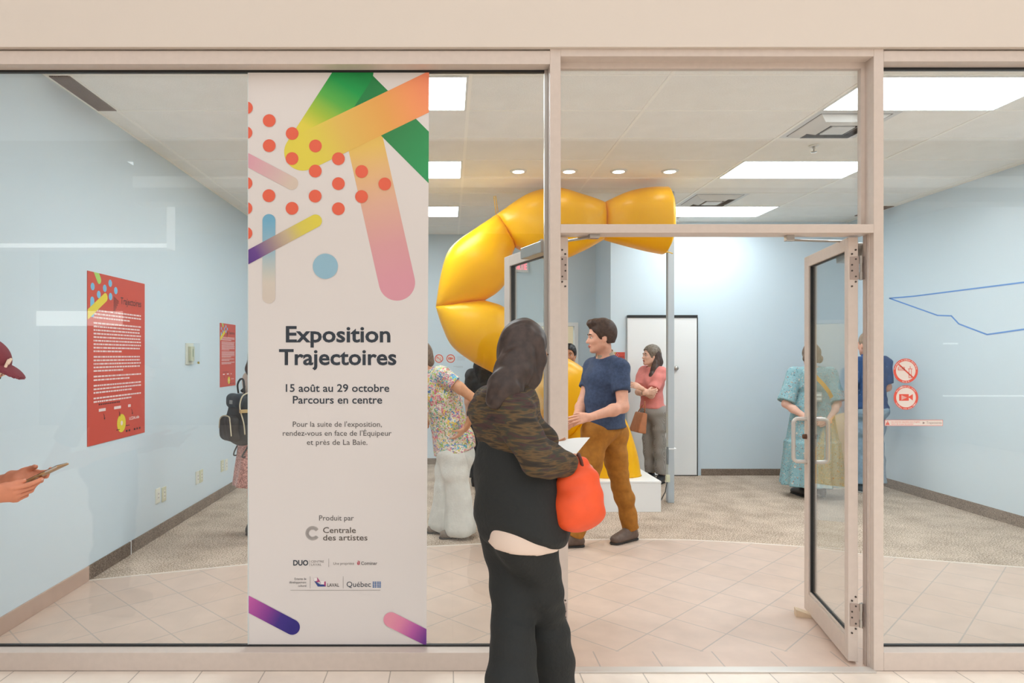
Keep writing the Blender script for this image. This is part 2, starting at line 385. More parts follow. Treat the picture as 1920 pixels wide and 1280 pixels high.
struct('trim_10', MB().rbox(MX1, MX2, -.024, .033, 0, .008, .002), mat('threshold', (214, 206, 198), .35, metal=.3), 'flat pale threshold plate under the doorway')

# ---- the two glass door leaves -------------------------------------------------------------------
def leaf(name, label, pivot, d, n, wd, side):
    """pivot: exterior hinge corner; d: unit vector to the free edge; n: exterior normal. local x along d, y = into the leaf, z up"""
    r = thing(name, label, 'door'); r['kind'] = 'structure'
    mt = Matrix(((d[0], -n[0], 0, pivot[0]), (d[1], -n[1], 0, pivot[1]), (0, 0, 1, 0), (0, 0, 0, 1)))
    def P(mb, nm, m, par=r, smooth=False):
        o = mb.xform(mt).build(nm, m, par)
        if smooth: smooth_edges(o)
        return o
    T = .045
    P(MB().rbox(0, .052, 0, T, .014, 2.12, .002), 'hinge_stile', M_alu)
    P(MB().rbox(wd - .085, wd, 0, T, .014, 2.12, .002), 'lock_stile', M_alu)
    P(MB().rbox(.052, wd - .085, 0, T, 2.058, 2.12, .002), 'top_rail', M_alu)
    P(MB().rbox(.052, wd - .085, 0, T, .014, .125, .002).rbox(.052, wd - .085, .006, T - .006, .125, .14, .002), 'bottom_rail', M_alu)
    P(MB().box(.052, .056, .012, T - .012, .14, 2.058).box(wd - .091, wd - .085, .010, T - .010, .14, 2.058).box(.052, wd - .085, .012, T - .012, 2.054, 2.058).box(.052, wd - .085, .012, T - .012, .14, .144), 'gasket', M_gasket)
    P(MB().box(.056, wd - .091, .018, .026, .144, 2.054), 'pane', M_doorglass)
    for sgn, y0 in ((-1, 0), (1, T)):
        x = wd - .045; o = y0 + sgn * .072; zz0, zz1 = .90, 1.155; c = .025
        pts = [(x, y0, zz0), (x, o - sgn * c, zz0)] + [(x, o - sgn * c + sgn * c * math.sin(a), zz0 + c - c * math.cos(a)) for a in (.4, .8, 1.2)] + [(x, o, zz0 + c), (x, o, zz1 - c)] + \
              [(x, o - sgn * c + sgn * c * math.cos(a), zz1 - c + c * math.sin(a)) for a in (.4, .8, 1.2)] + [(x, o - sgn * c, zz1), (x, y0, zz1)]
        P(MB().tube(pts, .0115, 12), 'pull_handle', mat('handle_metal', (214, 208, 202), .3, metal=.5), smooth=True)
    P(MB().lathe([(.013, -.022), (.015, -.016), (.015, 0)], (wd - .045, 0, 1.05), 16, 'y'), 'lock_cylinder', mat('lock_brass', (96, 66, 48), .4, metal=.4), smooth=True)
    for zc in (1.966, .246):
        h = P(MB().rbox(-.003, .0, .008, T + .004, zc - .057, zc + .057, .001), 'hinge', M_hinge)
        P(MB().lathe([(.008, zc - .06), (.008, zc - .022), (.0065, zc - .021), (.0065, zc + .02), (.008, zc + .021), (.008, zc + .06)], (-.004, T + .012, 0), 14), 'knuckle', M_steel, h, True)
        sc_ = MB()
        for k, dz in enumerate((-.09, -.068, -.042, -.013, .016, .044, .07, .09)):
            yy = (.017, .034, .034, .017, .017, .034, .017, .034)[k]
            sc_.lathe([(.0045, -.0045), (.0045, .001)], (0, yy, zc + dz), 10, 'x')
        P(sc_, 'screws', M_dark, h)
    return r, mt, P
d2n = (-.977, .209)
door2, mt2, P2 = leaf('door_2', 'right glass door leaf swung open into the shop, pull handle in view', (1.9835, .078), (.209, .977), d2n, .737, 1)
d1n = (.956, .292)
door1, mt1, P1 = leaf('door_1', 'left glass door leaf swung open behind the window glass', (.593, .083), (-.292, .956), d1n, .75, -1)
# jamb plates of the hinges
jp = MB()
for zc in (1.966, .246):
    jp.rbox(MX2 - .009, MX2 - .006, .060, .088, zc - .057, zc + .057, .001)
struct('trim_11', jp, M_hinge, 'steel hinge plates on the right door post')
# door closers (bodies on the inner faces, arms to the frame)
P1(MB().rbox(.10, .36, .045, .105, 2.055, 2.115, .004).lathe([(.016, 2.115), (.016, 2.125)], (.15, .075, 0), 14), 'closer_body', M_steel)
pv = mt1 @ Vector((.15, .075, 2.127))
MB().tube([pv, (.50, .30, 2.12), (.70, .06, 2.117)], .007, 8).rbox(.69, .74, .03, .08, 2.11, 2.128, .002).build('closer_arm', M_steel, door1)
P2(MB().rbox(.06, .32, .045, .105, 2.03, 2.10, .004).lathe([(.018, .045), (.018, .058)], (.052, .04, 2.075), 14, 'y'), 'closer_body', M_steel)
pv = mt2 @ Vector((.13, .075, 2.117))
MB().tube([pv, (1.95, .20, 2.121), (1.69, .075, 2.106)], .006, 8).rbox(1.67, 1.71, .06, .09, 2.10, 2.128, .002).build('closer_arm', M_steel, door2)

# ---- white sliding door on the back wall ----------------------------------------------------------
d3 = thing('door_3', 'tall white sliding door hung under a black rail on the back wall', 'door'); d3['kind'] = 'structure'
XA, XB_ = W(1177, 0, YB - .05).x, W(1308, 0, YB - .05).x
MB().rbox(XA, XB_ - .35, YB - .045, YB - .012, .012, 2.01, .002).rbox(XB_ - .348, XB_ - .006, YB - .045, YB - .012, .012, 2.01, .002).build('door_panel', M_white, d3)
MB().rbox(XA, XB_, YB - .055, YB - .005, 2.012, 2.045, .002).build('rail', M_gasket, d3)
MB().box(XB_ - .006, XB_ + .004, YB - .05, YB - .01, .0, 2.012).box(XA, XB_, YB - .04, YB - .012, 0, .012).build('edge_strip', M_gasket, d3)
MB().lathe([(.02, 0), (.028, -.02), (.028, -.045), (.015, -.055)], (W(1264, 0, YB).x, YB - .045, W(0, 690, YB).z), 16, 'y').build('door_knob', M_steel, d3, True)
# ================================ CEILING FIXTURES ============================================
M_panel = {0: emission('light_panel', COOL, ROOM_GLOW), 3: emission('light_panel_middle', COOL, ROOM_GLOW * .95), 6: emission('light_panel_back', COOL, ROOM_GLOW * .68)}
M_trim = mat('fixture_trim', (226, 226, 222), .45)
lights = [(-1.09, 0, 'big square ceiling light panel beside the banner, nearest the window'),
          (-1.09, 3, 'ceiling light panel beside the banner, second from the window'),
          (-1.09, 6, 'small looking ceiling light panel beside the banner, farthest of its row'),
          (2.57, 0, 'large bright ceiling light panel at the upper right, nearest the window'),
          (2.57, 3, 'bright ceiling light panel over the doorway, behind the near air vent'),
          (2.57, 6, 'ceiling light panel right of the yellow tube end, farthest back')]
for x, k, lb in lights:
    y = .84 + .6096 * k
    t = thing('ceiling_light', lb, 'light', (x + .61, y + .305, ZC), 0, 'ceiling light panels')
    MB().rbox(-.585, .585, -.28, .28, -.004, .004, .001).build('diffuser', M_panel[k], t)
    f = MB()
    for a, b, c, d_ in ((-.60, .60, -.295, -.28), (-.60, .60, .28, .295), (-.60, -.585, -.28, .28), (.585, .60, -.28, .28)): f.box(a, b, c, d_, -.008, .004)
    f.build('frame', M_trim, t)
M_lamp = emission('spot_lamp', (1, .96, .9), 14)
for px, lb in ((972, 'recessed round ceiling spot left of the left door post'), (1067, 'recessed round ceiling spot just right of the left door post'),
               (1160, 'recessed round ceiling spot, third of the four from the left'), (1256, 'recessed round ceiling spot, rightmost of the four')):
    p = W(px, 323, 3.02)
    t = thing('recessed_spot', lb, 'light', (p.x, p.y, ZC), 0, 'recessed ceiling spots')
    MB().lathe([(.052, -.001), (.056, -.012), (.075, -.010), (.078, -.001)], n=28).build('ring', M_trim, t, True)
    MB().lathe([(.0005, -.017), (.035, -.016), (.050, -.011), (.051, -.002)], n=24).build('lamp', M_lamp, t, True)
M_vent = mat('vent_white', (216, 216, 214), .5); M_ventdark = mat('vent_throat', (96, 88, 80), .8)
for k, lb in ((1, 'square four way air vent in the ceiling near the window'), (5, 'square four way air vent above the far light panel')):
    y = .84 + .6096 * k
    t = thing('air_vent', lb, 'vent', (2.57 + .305, y + .305, ZC), 0, 'square ceiling air vents')
    def ring(a, za, b, zb):
        m_ = MB()
        va = [(-a, -a, za), (a, -a, za), (a, a, za), (-a, a, za)]; vb = [(-b, -b, zb), (b, -b, zb), (b, b, zb), (-b, b, zb)]
        m_.add(va + vb, [(i, (i + 1) % 4, (i + 1) % 4 + 4, i + 4) for i in range(4)])
        m_.add([(x, y_, z + .003) for x, y_, z in va + vb], [(i, i + 4, (i + 1) % 4 + 4, (i + 1) % 4) for i in range(4)]); return m_
    MB().box(-.27, .27, -.27, .27, -.0015, .0).build('throat', M_ventdark, t)
    ring(.295, -.004, .255, -.004).build('frame', M_vent, t)
    for a, b in ((.245, .185), (.170, .105)): ring(a, -.006, b, -.040).build('blade', M_vent, t)
    MB().rbox(-.085, .085, -.085, .085, -.045, -.035, .002).build('centre_plate', M_vent, t)
M_grille = mat('brown_grille', (128, 104, 90), .6); 
for x0, x1, y0, y1, lb in ((XL + .02, XL + .155, .85, 1.44, 'brown strip grille in the ceiling along the left wall'), (XR - .155, XR - .02, 4.5, 5.05, 'dark strip grille in the ceiling along the right wall')):
    t = thing('ceiling_grille', lb, 'grille', ((x0 + x1) / 2, (y0 + y1) / 2, ZC), 0)
    hx, hy = (x1 - x0) / 2, (y1 - y0) / 2
    MB().box(-hx, hx, -hy, hy, -.003, 0).build('backing', mat('grille_back', (92, 74, 64), .8), t)
    s_ = MB()
    n = int(hx * 2 / .012)
    for i in range(n): s_.box(-hx + .012 * i + .003, -hx + .012 * i + .009, -hy, hy, -.009, -.003)
    s_.build('slats', M_grille, t)
for px, py, lb in ((1526, 284, 'pendent fire sprinkler between the two ceiling light panels'), (1270, 415, 'small pendent fire sprinkler beside the end of the yellow tube')):
    d = F * (HC - .05) / (CY - py); p = W(px, py, d - D)
    t = thing('sprinkler', lb, 'sprinkler', (p.x, p.y, ZC), 0, 'ceiling sprinklers')
    MB().lathe([(.038, 0), (.036, -.006), (.016, -.012)], n=20).build('rosette', M_trim, t, True)
    MB().lathe([(.010, -.006), (.010, -.03), (.006, -.034), (.006, -.05), (.024, -.052), (.024, -.055), (.005, -.058)], n=16).build('head', M_steel, t, True)
# hanging exit sign over the far doorway
e = thing('exit_sign', 'lit red exit sign high on the far wall seen through the left door leaf', 'sign', (W(973, 0, YF).x, YF, W(0, 501, YF).z))
MB().rbox(-.128, .128, -.06, -.0, -.075, .075, .004).build('housing', M_trim, e)
text('SORTIE', -.105, .105, -.04, .085, -.0615, emission('exit_red', (1, .12, .16), 2.4), e, 'red_letters', bold=.02)
# wall outlets, thermostat -----------------------------------------------------------------------
def YL(px): return XL * F / (px - CX) - D            # distance along the left wall seen at px
M_plate = mat('outlet_plate', (226, 226, 214), .4); M_plate2 = mat('ivory_plate', (206, 206, 180), .4)
prs = [(295, 929, 'white', 'nearest the window'), (306.5, 926, 'ivory', 'nearest the window'), (369.5, 895, 'white', 'in the middle of the wall'),
       (376.5, 892, 'ivory', 'in the middle of the wall'), (423.5, 871, 'white', 'under the backpack'), (416, 873, 'ivory', 'under the backpack')]
for px, py, c, where in prs:
    y = YL(px); p = W(px, py, y)
    t = thing('wall_outlet', '%s outlet plate low on the left wall, %s' % (c, where), 'outlet', (XL, y, p.z), 0, 'outlet plates on the left wall')
    MB().rbox(0, .008, -.042, .042, -.062, .062, .002).build('plate', M_plate if c == 'white' else M_plate2, t)
    MB().rbox(.007, .011, -.017, .017, -.034, .034, .001).build('socket', M_plate if c != 'white' else M_trim, t)
    MB().box(.0105, .0115, -.008, -.004, .010, .022).box(.0105, .0115, .004, .008, .010, .022).box(.0105, .0115, -.008, -.004, -.022, -.010).box(.0105, .0115, .004, .008, -.022, -.010).build('slots', M_dark, t)
y = YL(354); p = W(355, 663, y)
t = thing('thermostat', 'thermostat in a clear guard box on the left wall between the posters', 'thermostat', (XL, y, p.z))
MB().rbox(0, .012, -.09, .09, -.10, .10, .002).build('back_plate', M_plate, t)
MB().rbox(.012, .04, -.045, .045, -.07, .07, .004).build('body', M_plate2, t)
MB().box(.0402, .0415, -.006, .006, -.03, .045).build('dial', mat('dial_green', (110, 140, 120), .4), t)
MB().rbox(.010, .075, -.088, .088, -.098, .098, .003).build('guard', M_clear, t)
lk = MB().lathe([(.011, .075), (.011, .088)], (0, .03, -.085), 12, 'x').build('lock', mat('lock_brass2', (178, 158, 84), .35, metal=.6), t)
# square post with outlet box, ring and cable ------------------------------------------------------
px_post = W(1256.5, 0, 3.84).x
po = thing('steel_post', 'grey square post from carpet to ceiling beside the pink jumper', 'post', (px_post, 3.84, 0))
MB().rbox(-.033, .033, -.033, .033, .0, ZC - .001, .003).build('shaft', mat('post_paint', (176, 184, 190), .45), po)
zr = W(0, 843, 3.74).z
MB().rbox(-.037, .055, -.037, .037, zr - .006, zr + .006, .002).build('tie_ring', M_white, po)
zb = W(0, 897, 3.74).z
ob = MB().rbox(-.058, -.020, -.062, -.030, zb - .045, zb + .03, .004).build('outlet_box', M_plate2, po)
MB().tube([(-.045, -.05, zb - .045), (-.05, -.055, .22), (-.07, -.06, .12), (-.12, -.07, .03), (-.16, -.10, .006)], .005, 8).build('cable', M_gasket, ob, True)
MB().rbox(-.050, -.030, -.045, -.030, zr - .16, zr + .02, .002).build('conduit', mat('post_dark', (110, 116, 118), .5), po)
# door wedge
a = floor_pt(1491, 1153); b_ = floor_pt(1523, 1156)
wd_ = thing('door_wedge', 'pale wooden wedge under the free edge of the open door', 'wedge', (a.x, a.y, 0), 0)
L = .13
MB().prism([(0, 0), (L, 0), (L, .004), (0, .042)], -.03, .03).build('wedge_block', mat('pale_wood', (222, 200, 172), .6, noise=.05, nscale=20), wd_)
wd_.rotation_euler = (0, 0, math.atan2(b_.y - a.y, b_.x - a.x))
# ================================ BANNER, POSTERS, STICKERS ===================================
BY = GY - .0015                              # front of the banner film
def B(px, py, lay=0): 
    p = W(px, py, BY); return (p.x, p.z)
def clip(poly, side_fn):
    out = []
    for i in range(len(poly)):
        a, b = poly[i], poly[(i + 1) % len(poly)]; da, db = side_fn(a), side_fn(b)
        if da >= 0: out.append(a)
        if (da >= 0) != (db >= 0):
            t = da / (da - db); out.append((a[0] + (b[0] - a[0]) * t, a[1] + (b[1] - a[1]) * t))
    return out
BQ = [(465.5, 135), (804.6, 135), (799.6, 1207.5), (466.6, 1207.5)]     # banner outline, photo frame
def clip_quad(poly, q):
    for i in range(4):
        (ax, ay), (bx, by) = q[i], q[(i + 1) % 4]
        poly = clip(poly, lambda p: (bx - ax) * (p[1] - ay) - (by - ay) * (p[0] - ax))
        if not poly: return poly
    return poly
def grad_mat(name, stops, alpha=None):
    """colour printed along local 'gradient' uv u; stops = [(pos, rgb, alpha)]"""
    m = bpy.data.materials.new(name); m.use_nodes = True; nt = m.node_tree; b = nt.nodes['Principled BSDF']
    uv = nt.nodes.new('ShaderNodeUVMap'); uv.uv_map = 'UVMap'
    sp = nt.nodes.new('ShaderNodeSeparateXYZ'); nt.links.new(uv.outputs[0], sp.inputs[0])
    r = nt.nodes.new('ShaderNodeValToRGB'); cr = r.color_ramp
    while len(cr.elements) < len(stops): cr.elements.new(.5)
    for e_, s_ in zip(cr.elements, stops):
        e_.position = s_[0]; c = lin(s_[1]); e_.color = (c[0], c[1], c[2], s_[2] if len(s_) > 2 else 1)
    nt.links.new(sp.outputs[0], r.inputs[0]); nt.links.new(r.outputs['Color'], b.inputs['Base Color']); b.inputs['Roughness'].default_value = .5
    b.inputs['Specular IOR Level'].default_value = .2
    if any(len(s_) > 2 for s_ in stops): nt.links.new(r.outputs['Alpha'], b.inputs['Alpha'])
    return m
def film(name, poly, y, m, parent, to=B, ga=None, gb=None, mtx=None):
    """thin printed shape: polygon in photo pixels -> plane; gradient from ga to gb"""
    pts = [to(*p) for p in poly]; me = bpy.data.meshes.new(name)
    vv = [(p[0], y, p[1]) for p in pts]
    if mtx is not None: vv = [tuple(mtx @ Vector(v)) for v in vv]
    me.from_pydata(vv, [], [tuple(range(len(vv)))])
    uv = me.uv_layers.new(name='UVMap')
    for li, l in enumerate(me.loops):
        p = poly[l.vertex_index]
        if ga: 
            dx, dy = gb[0] - ga[0], gb[1] - ga[1]; u = ((p[0] - ga[0]) * dx + (p[1] - ga[1]) * dy) / (dx * dx + dy * dy)
        else: u = 0
        uv.data[li].uv = (u, 0)
    me.materials.append(m); o = bpy.data.objects.new(name, me); COL.objects.link(o); o.parent = parent
    return o
def capsule(a, b, r, n=20):
    a, b = np.array(a, float), np.array(b, float); t = math.atan2(b[1] - a[1], b[0] - a[0])
    return [(b[0] + r * math.cos(t + s), b[1] + r * math.sin(t + s)) for s in np.linspace(-math.pi / 2, math.pi / 2, n)] + \
           [(a[0] + r * math.cos(t + s), a[1] + r * math.sin(t + s)) for s in np.linspace(math.pi / 2, 3 * math.pi / 2, n)]
def circ(c, r, n=32): return [(c[0] + r * math.cos(2 * math.pi * k / n), c[1] + r * math.sin(2 * math.pi * k / n)) for k in range(n)]
M_paper = mat('banner_film', (226, 219, 215), .55, spec=.2)
ban = thing('banner', 'tall printed exhibition banner with coloured bars and dots on the shop window', 'banner')
bq = [B(*p) for p in BQ]
MB().prism(bq, BY, GY - .0002).build('film', M_paper, ban)
def z4(u, v): return (460 + u / 3.5556, 120 + v / 3.5556)
def z5(u, v): return (460 + u / 3.5556, 460 + v / 3.5556)
def z6(u, v): return (460 + u / 3.122, 820 + v / 3.122)
K = 3.5556
LAY = [BY - .0003]
def shape(name, poly, m, ga=None, gb=None):
    LAY[0] -= .00025
    return film(name, clip_quad(poly, BQ), LAY[0], m, ban, B, ga, gb)
def bar(name, a, b, r, stops):
    return shape(name, capsule(a, b, r), grad_mat('bar_' + str(len(bpy.data.materials)), stops), a, b)
# tall pink bar, green band, yellow-green bar, orange bar (bottom to top)
a, b = z4(750, 300), z5(1011, 247)
bar('pink_bar', a, b, 121 / K, [(.0, (232, 180, 80)), (.22, (231, 193, 104)), (.36, (230, 186, 132)), (.55, (226, 178, 156)), (.78, (222, 164, 166)), (1, (222, 158, 170))])
a, b = z4(700, 100), z4(1500, 900)
bar('green_bar', a, b, 122 / K, [(0, (40, 130, 72)), (.35, (62, 134, 80)), (.7, (64, 158, 100)), (1, (50, 150, 100))])
a, b = z4(383, 587), z4(731, 50)
bar('yellow_green_bar', a, b, 124 / K, [(0, (228, 212, 84)), (.25, (226, 210, 82)), (.42, (172, 196, 70)), (.62, (96, 176, 78)), (.82, (42, 158, 80)), (1, (36, 140, 74))])
a, b = z4(410, 578), z4(1270, 163)
bar('orange_bar', a, b, 124 / K, [(0, (228, 211, 84)), (.12, (226, 206, 90)), (.28, (228, 190, 98)), (.6, (232, 168, 92)), (.8, (244, 158, 104)), (1, (246, 144, 110))])
bar('small_pink_bar', z4(-60, 600), z4(310, 795), 43 / K, [(0, (222, 160, 176)), (.3, (220, 166, 176)), (.75, (216, 186, 182)), (1, (216, 198, 182))])
bar('blue_bar', z4(158, 1043), z5(157, 343), 43 / K, [(0, (120, 176, 204)), (.4, (160, 190, 202)), (.7, (204, 203, 193)), (.82, (216, 205, 192)), (1, (214, 202, 190))])
bar('purple_yellow_bar', z4(468, 1046), z4(-40, 1319), 43 / K, [(0, (226, 210, 84)), (.2, (220, 204, 96)), (.38, (200, 180, 150)), (.6, (160, 136, 146)), (.78, (112, 78, 146)), (1, (76, 52, 128))])
M_dot = mat('dot_red', (232, 108, 84), .5, spec=.2); M_blue = mat('dot_blue', (152, 190, 208), .5, spec=.2)
for c in [(8, 293), (160, 378), (5, 459), (313, 464), (160, 545), (468, 547), (312, 631), (467, 714), (621, 632), (776, 717), (930, 800), (621, 798), (775, 884), (621, 965), (466, 881), (312, 962), (158, 878), (5, 795), (5, 962), (5, 1128)]:
    film('red_dot', clip_quad(circ(z4(*c), 42.5 / K), BQ), BY - .0026, M_dot, ban)
shape('blue_dot', circ(z5(534, 139), 84 / K, 40), M_blue)
a, b = z6(-30, 948), z6(275, 1108); bar('corner_bar', a, b, 45 / 3.122, [(0, (210, 116, 170)), (.15, (196, 96, 168)), (.5, (140, 70, 150)), (.75, (74, 56, 136)), (1, (60, 52, 130))])
a, b = z6(853, 1065), z6(1110, 1194); bar('corner_bar', a, b, 44 / 3.122, [(0, (232, 152, 172)), (.2, (226, 140, 172)), (.5, (188, 98, 168)), (.8, (118, 66, 146)), (1, (92, 60, 140))])
# lettering -----------------------------------------------------------------------------------------
TY = BY - .0012
M_ink = mat('ink_slate', (62, 68, 76), .5, spec=.2); M_ink2 = mat('ink_grey', (98, 94, 92), .5, spec=.2); M_ink3 = mat('ink_light', (136, 128, 122), .5, spec=.2)
def T(s, x0, x1, base, cap, m=M_ink, bold=0.0, name='print_line'):
    p0 = B(x0, base); p1 = B(x1, base)
    return text(s, p0[0], p1[0], p0[1], cap / F * (D + BY), TY, m, ban, name, bold)
T('Exposition', 536, 732, 640.8, 28.8, bold=.022, name='heading')
T('Trajectoires', 523.2, 743.3, 683.4, 28.2, bold=.022, name='heading')
T('15 août au 29 octobre', 536, 730, 734.2, 14, bold=.012, name='date_line')
T('Parcours en centre', 549.2, 716.6, 756.2, 14, bold=.012, name='date_line')
T("Pour la suite de l'exposition,", 549.2, 716, 799.8, 9.8, M_ink2)
T("rendez-vous en face de l'Équipeur", 530.3, 734.2, 816.6, 9.8, M_ink2)
T("et près de La Baie.", 575.5, 689, 833.6, 9.8, M_ink2)
T('Produit par', 598.5, 663.5, 975.4, 9.6, M_ink2)
T('Centrale', 605.8, 667.2, 998.6, 10.4, mat('ink_brown', (92, 82, 74), .5), bold=.008)
T('des artistes', 605.8, 689, 1012.6, 10.4, mat('ink_brown', ()), bold=.008)
T('DUO', 549.8, 578, 1059.4, 9.4, M_ink, bold=.03)
T('CENTRE', 583.3, 607.5, 1054.2, 4, M_ink3); T('LAVAL', 583.3, 602.8, 1060, 4, M_ink3)
T('Une propriété', 625, 664, 1058.2, 4.6, M_ink3); T('Cominar', 677, 707.6, 1058.4, 6, M_ink2, bold=.01)
T('Entente de', 552.5, 574.3, 1086.8, 4.2, M_ink2); T('développement', 542.5, 574.3, 1093.2, 4.2, M_ink2); T('culturel', 559, 574.3, 1099.6, 4.2, M_ink2)
T('LAVAL', 613.8, 636, 1099.4, 6.2, M_ink2, bold=.015); T('Québec', 650, 695.5, 1099.8, 9.8, M_ink)
# marks
def marks(name, polys, m, y=TY):
    mb = MB()
    for p in polys: mb.prism([B(*q) for q in p], y - .0003, y)
    return mb.build(name, m, ban)
def rect(x0, y0, x1, y1): return [(x0, y0), (x1, y0), (x1, y1), (x0, y1)]
rays = []
for k in range(30):
    an = math.radians(38 + k * (284 / 29)); r0, r1 = (6.5, 13.6) if k % 2 == 0 else (8.0, 13.6)
    c, s = math.cos(an), math.sin(an); wx, wy = -s * .36, c * .36; x, y = 586.2, 999.2
    rays.append([(x + c * r0 + wx, y - s * r0 - wy), (x + c * r1 + wx, y - s * r1 - wy), (x + c * r1 - wx, y - s * r1 + wy), (x + c * r0 - wx, y - s * r0 + wy)])
rays = [[(px_, py_) for px_, py_ in r] for r in rays]
marks('sunburst_mark', rays, mat('ink_brown', ()))
marks('rule', [rect(580.2, 1049.5, 580.7, 1061), rect(616.1, 1046.5, 616.6, 1062.5), rect(581.4, 1080, 581.9, 1102.5), rect(643.2, 1080, 643.7, 1102.5), rect(544.5, 1105.8, 713.5, 1106.3)], M_ink3)
marks('shield_mark', [[(669.5, 1054), (671.5, 1052.5), (671.8, 1059), (669.8, 1057.5)], [(672.4, 1052), (674.6, 1051), (674.6, 1057.5), (672.4, 1059)], [(670.5, 1051), (672, 1050), (672.4, 1051.5), (670.8, 1052.2)]], mat('mark_red', (188, 70, 90), .5))
marks('city_mark', [[(588.2, 1083.5), (595, 1082), (600.5, 1090), (594, 1091)], [(603, 1091), (610.8, 1089.5), (611, 1099), (603, 1099)]], mat('mark_magenta', (176, 66, 120), .5))
marks('city_mark', [[(588.2, 1087), (601, 1095.5), (601, 1090.5), (611, 1099), (596, 1099)]], mat('mark_blue', (50, 74, 136), .5), TY - .0004)
marks('city_mark', [[(588.6, 1083.2), (594.6, 1082.2), (595.2, 1088), (589.2, 1089)], [(601.5, 1089), (608, 1088.6), (608, 1095), (601.5, 1095)]], mat('mark_white', (238, 232, 230), .5), TY - .0008)
fl = []
for ix in (0, 1):
    for iy in (0, 1):
        x, y = 698.8 + ix * 8.4, 1090 + iy * 6; fl += [rect(x, y, x + 3, y + 2), rect(x + 4, y, x + 7, y + 2), rect(x, y + 3, x + 3, y + 5), rect(x + 4, y + 3, x + 7, y + 5)]
marks('flag_mark', fl, mat('mark_flagblue', (62, 106, 164), .5))
tag(ban, group='shop window print')

# ---- red posters on the left wall: local (u: 0..1 from window side, v: 0 top..1) ----------------------
M_poster = mat('poster_red', (206, 84, 70), .45, spec=.3); M_pw = mat('poster_white', (236, 214, 212), .5); M_pk = mat('poster_ink', (86, 50, 50), .5)
M_pb = mat('poster_blue', (120, 186, 220), .5); M_py = mat('poster_yellow', (228, 206, 60), .5); M_pg = mat('poster_green', (168, 208, 104), .5)
def poster(name, label, y0, y1, ztop, zbot, full, grp, org=None, rz=None):
    wv, hv = y1 - y0, ztop - zbot
    t = thing(name, label, 'poster', org or (XL, y0, ztop), math.radians(90) if rz is None else rz, grp)
    # local frame: x along the wall (into the room), y towards the wall (-y = facing the room), z up
    MB().box(0, wv, -.004, -.0005, -hv, 0).build('sheet', M_poster, t)
    def to(u, v): return (u * wv, -v * hv)
    def fs(nm, polys, m, y=-.0045):
        mb = MB()
        for p in polys: mb.prism([to(*q) for q in p], y - .0003, y)
        return mb.build(nm, m, t)
    R = hv / wv
    def dot(u, v, r): return [(u + r * math.cos(2 * math.pi * k / 20), v + r / R * math.sin(2 * math.pi * k / 20)) for k in range(20)]
    def cap_(a, b, r):
        return [(p[0], p[1] / R) for p in capsule((a[0], a[1] * R), (b[0], b[1] * R), r, 10)]
    def cl(p): return clip(clip(clip(p, lambda q: q[0]), lambda q: q[1]), lambda q: 1 - q[0])
    for q in ((.075, .085, .03), (.265, .082, .03), (.355, .045, .03), (.17, .125, .03), (.36, .125, .03), (.45, .083, .03)): fs('blue_dot', [cl(dot(*q))], M_pb)
    fs('blue_bar', [cl(cap_((.07, .165), (.07, .24), .03))], M_pb)
    fs('green_bar', [cl(cap_((.10, -.03), (.175, .04), .032))], M_pg)
    fs('yellow_bar', [cl(cap_((.275, .135), (.0, .25), .035))], M_py, -.0049)
    text('Trajectoires', .535 * wv, .925 * wv, -.16 * hv, .042 * hv, -.0046, M_pk, t, 'title', .012)
    fs('dotted_triangle', [dot(.42 + .018 * i, .125 + .0105 * (j + i / 2), .0062) for i in range(5) for j in range(10 - 2 * i) if (i + j) % 1 == 0], M_pk)
    # paragraphs, too small to read in the photo: rows of white word-shaped strokes
    rnd = random.Random(3)
    v = .215
    for nlines in ((3, 9, 5, 2, 3, 2) if full else (3, 7, 5, 2, 2)):
        rows = []
        for i in range(nlines):
            x = .09; end = .92 if i < nlines - 1 else .45 + .3 * rnd.random()
            while x < end - .02:
                l = min(.012 + .05 * rnd.random(), end - x); rows.append([(x, v), (x + l, v), (x + l, v + .0095), (x, v + .0095)]); x += l + .008
            v += .0205
        v += .012
        fs('paragraph', rows, M_pw)
    fs('question_line', [[(.17 + .03 * i, .765 - .0), (.19 + .03 * i, .765), (.19 + .03 * i, .774), (.17 + .03 * i, .774)] for i in range(12)], M_pk)
    for i in (0, 1, 3, 4, 5): fs('partner_mark', [[(.63 + .05 * i, .955), (.66 + .05 * i, .955), (.66 + .05 * i, .968), (.63 + .05 * i, .968)]], M_pk)
    for c0, c1, v0 in ((.46, .52, .94), (.63, .70, .925)): fs('credit_line', [[(c0, v0), (c1, v0), (c1, v0 + .005), (c0, v0 + .005)]], M_pk)
    for c0, c1 in ((.17, .28), (.42, .54), (.67, .72)): fs('key_word', [[(c0, .795), (c1, .795), (c1, .812), (c0, .812)]], M_pw)
    for u in (.24, .50, .73): fs('curved_arrow', [[(u, .822), (u + .02, .838), (u + .026, .852), (u + .034, .852), (u + .024, .866), (u + .008, .854), (u + .016, .852), (u + .012, .84)]], M_pk)
    fs('yellow_disc', [dot(.55, .905, .078)], M_py); fs('disc_centre', [dot(.553, .905, .02)], M_pw, -.0049)
    text('LCDA.info', .695 * wv, .885 * wv, -.895 * hv, .018 * hv, -.0046, M_pw, t, 'web_line', .02)
    return t
poster('wall_poster', 'large red exhibition poster on the left wall, nearest the window', YL(163), YL(270.5), 2.109, .912, True, 'red posters on the left wall')
poster('wall_poster', 'smaller red exhibition poster on the left wall above the black backpack', YL(412), YL(441), 1.882, 1.190, False, 'red posters on the left wall')
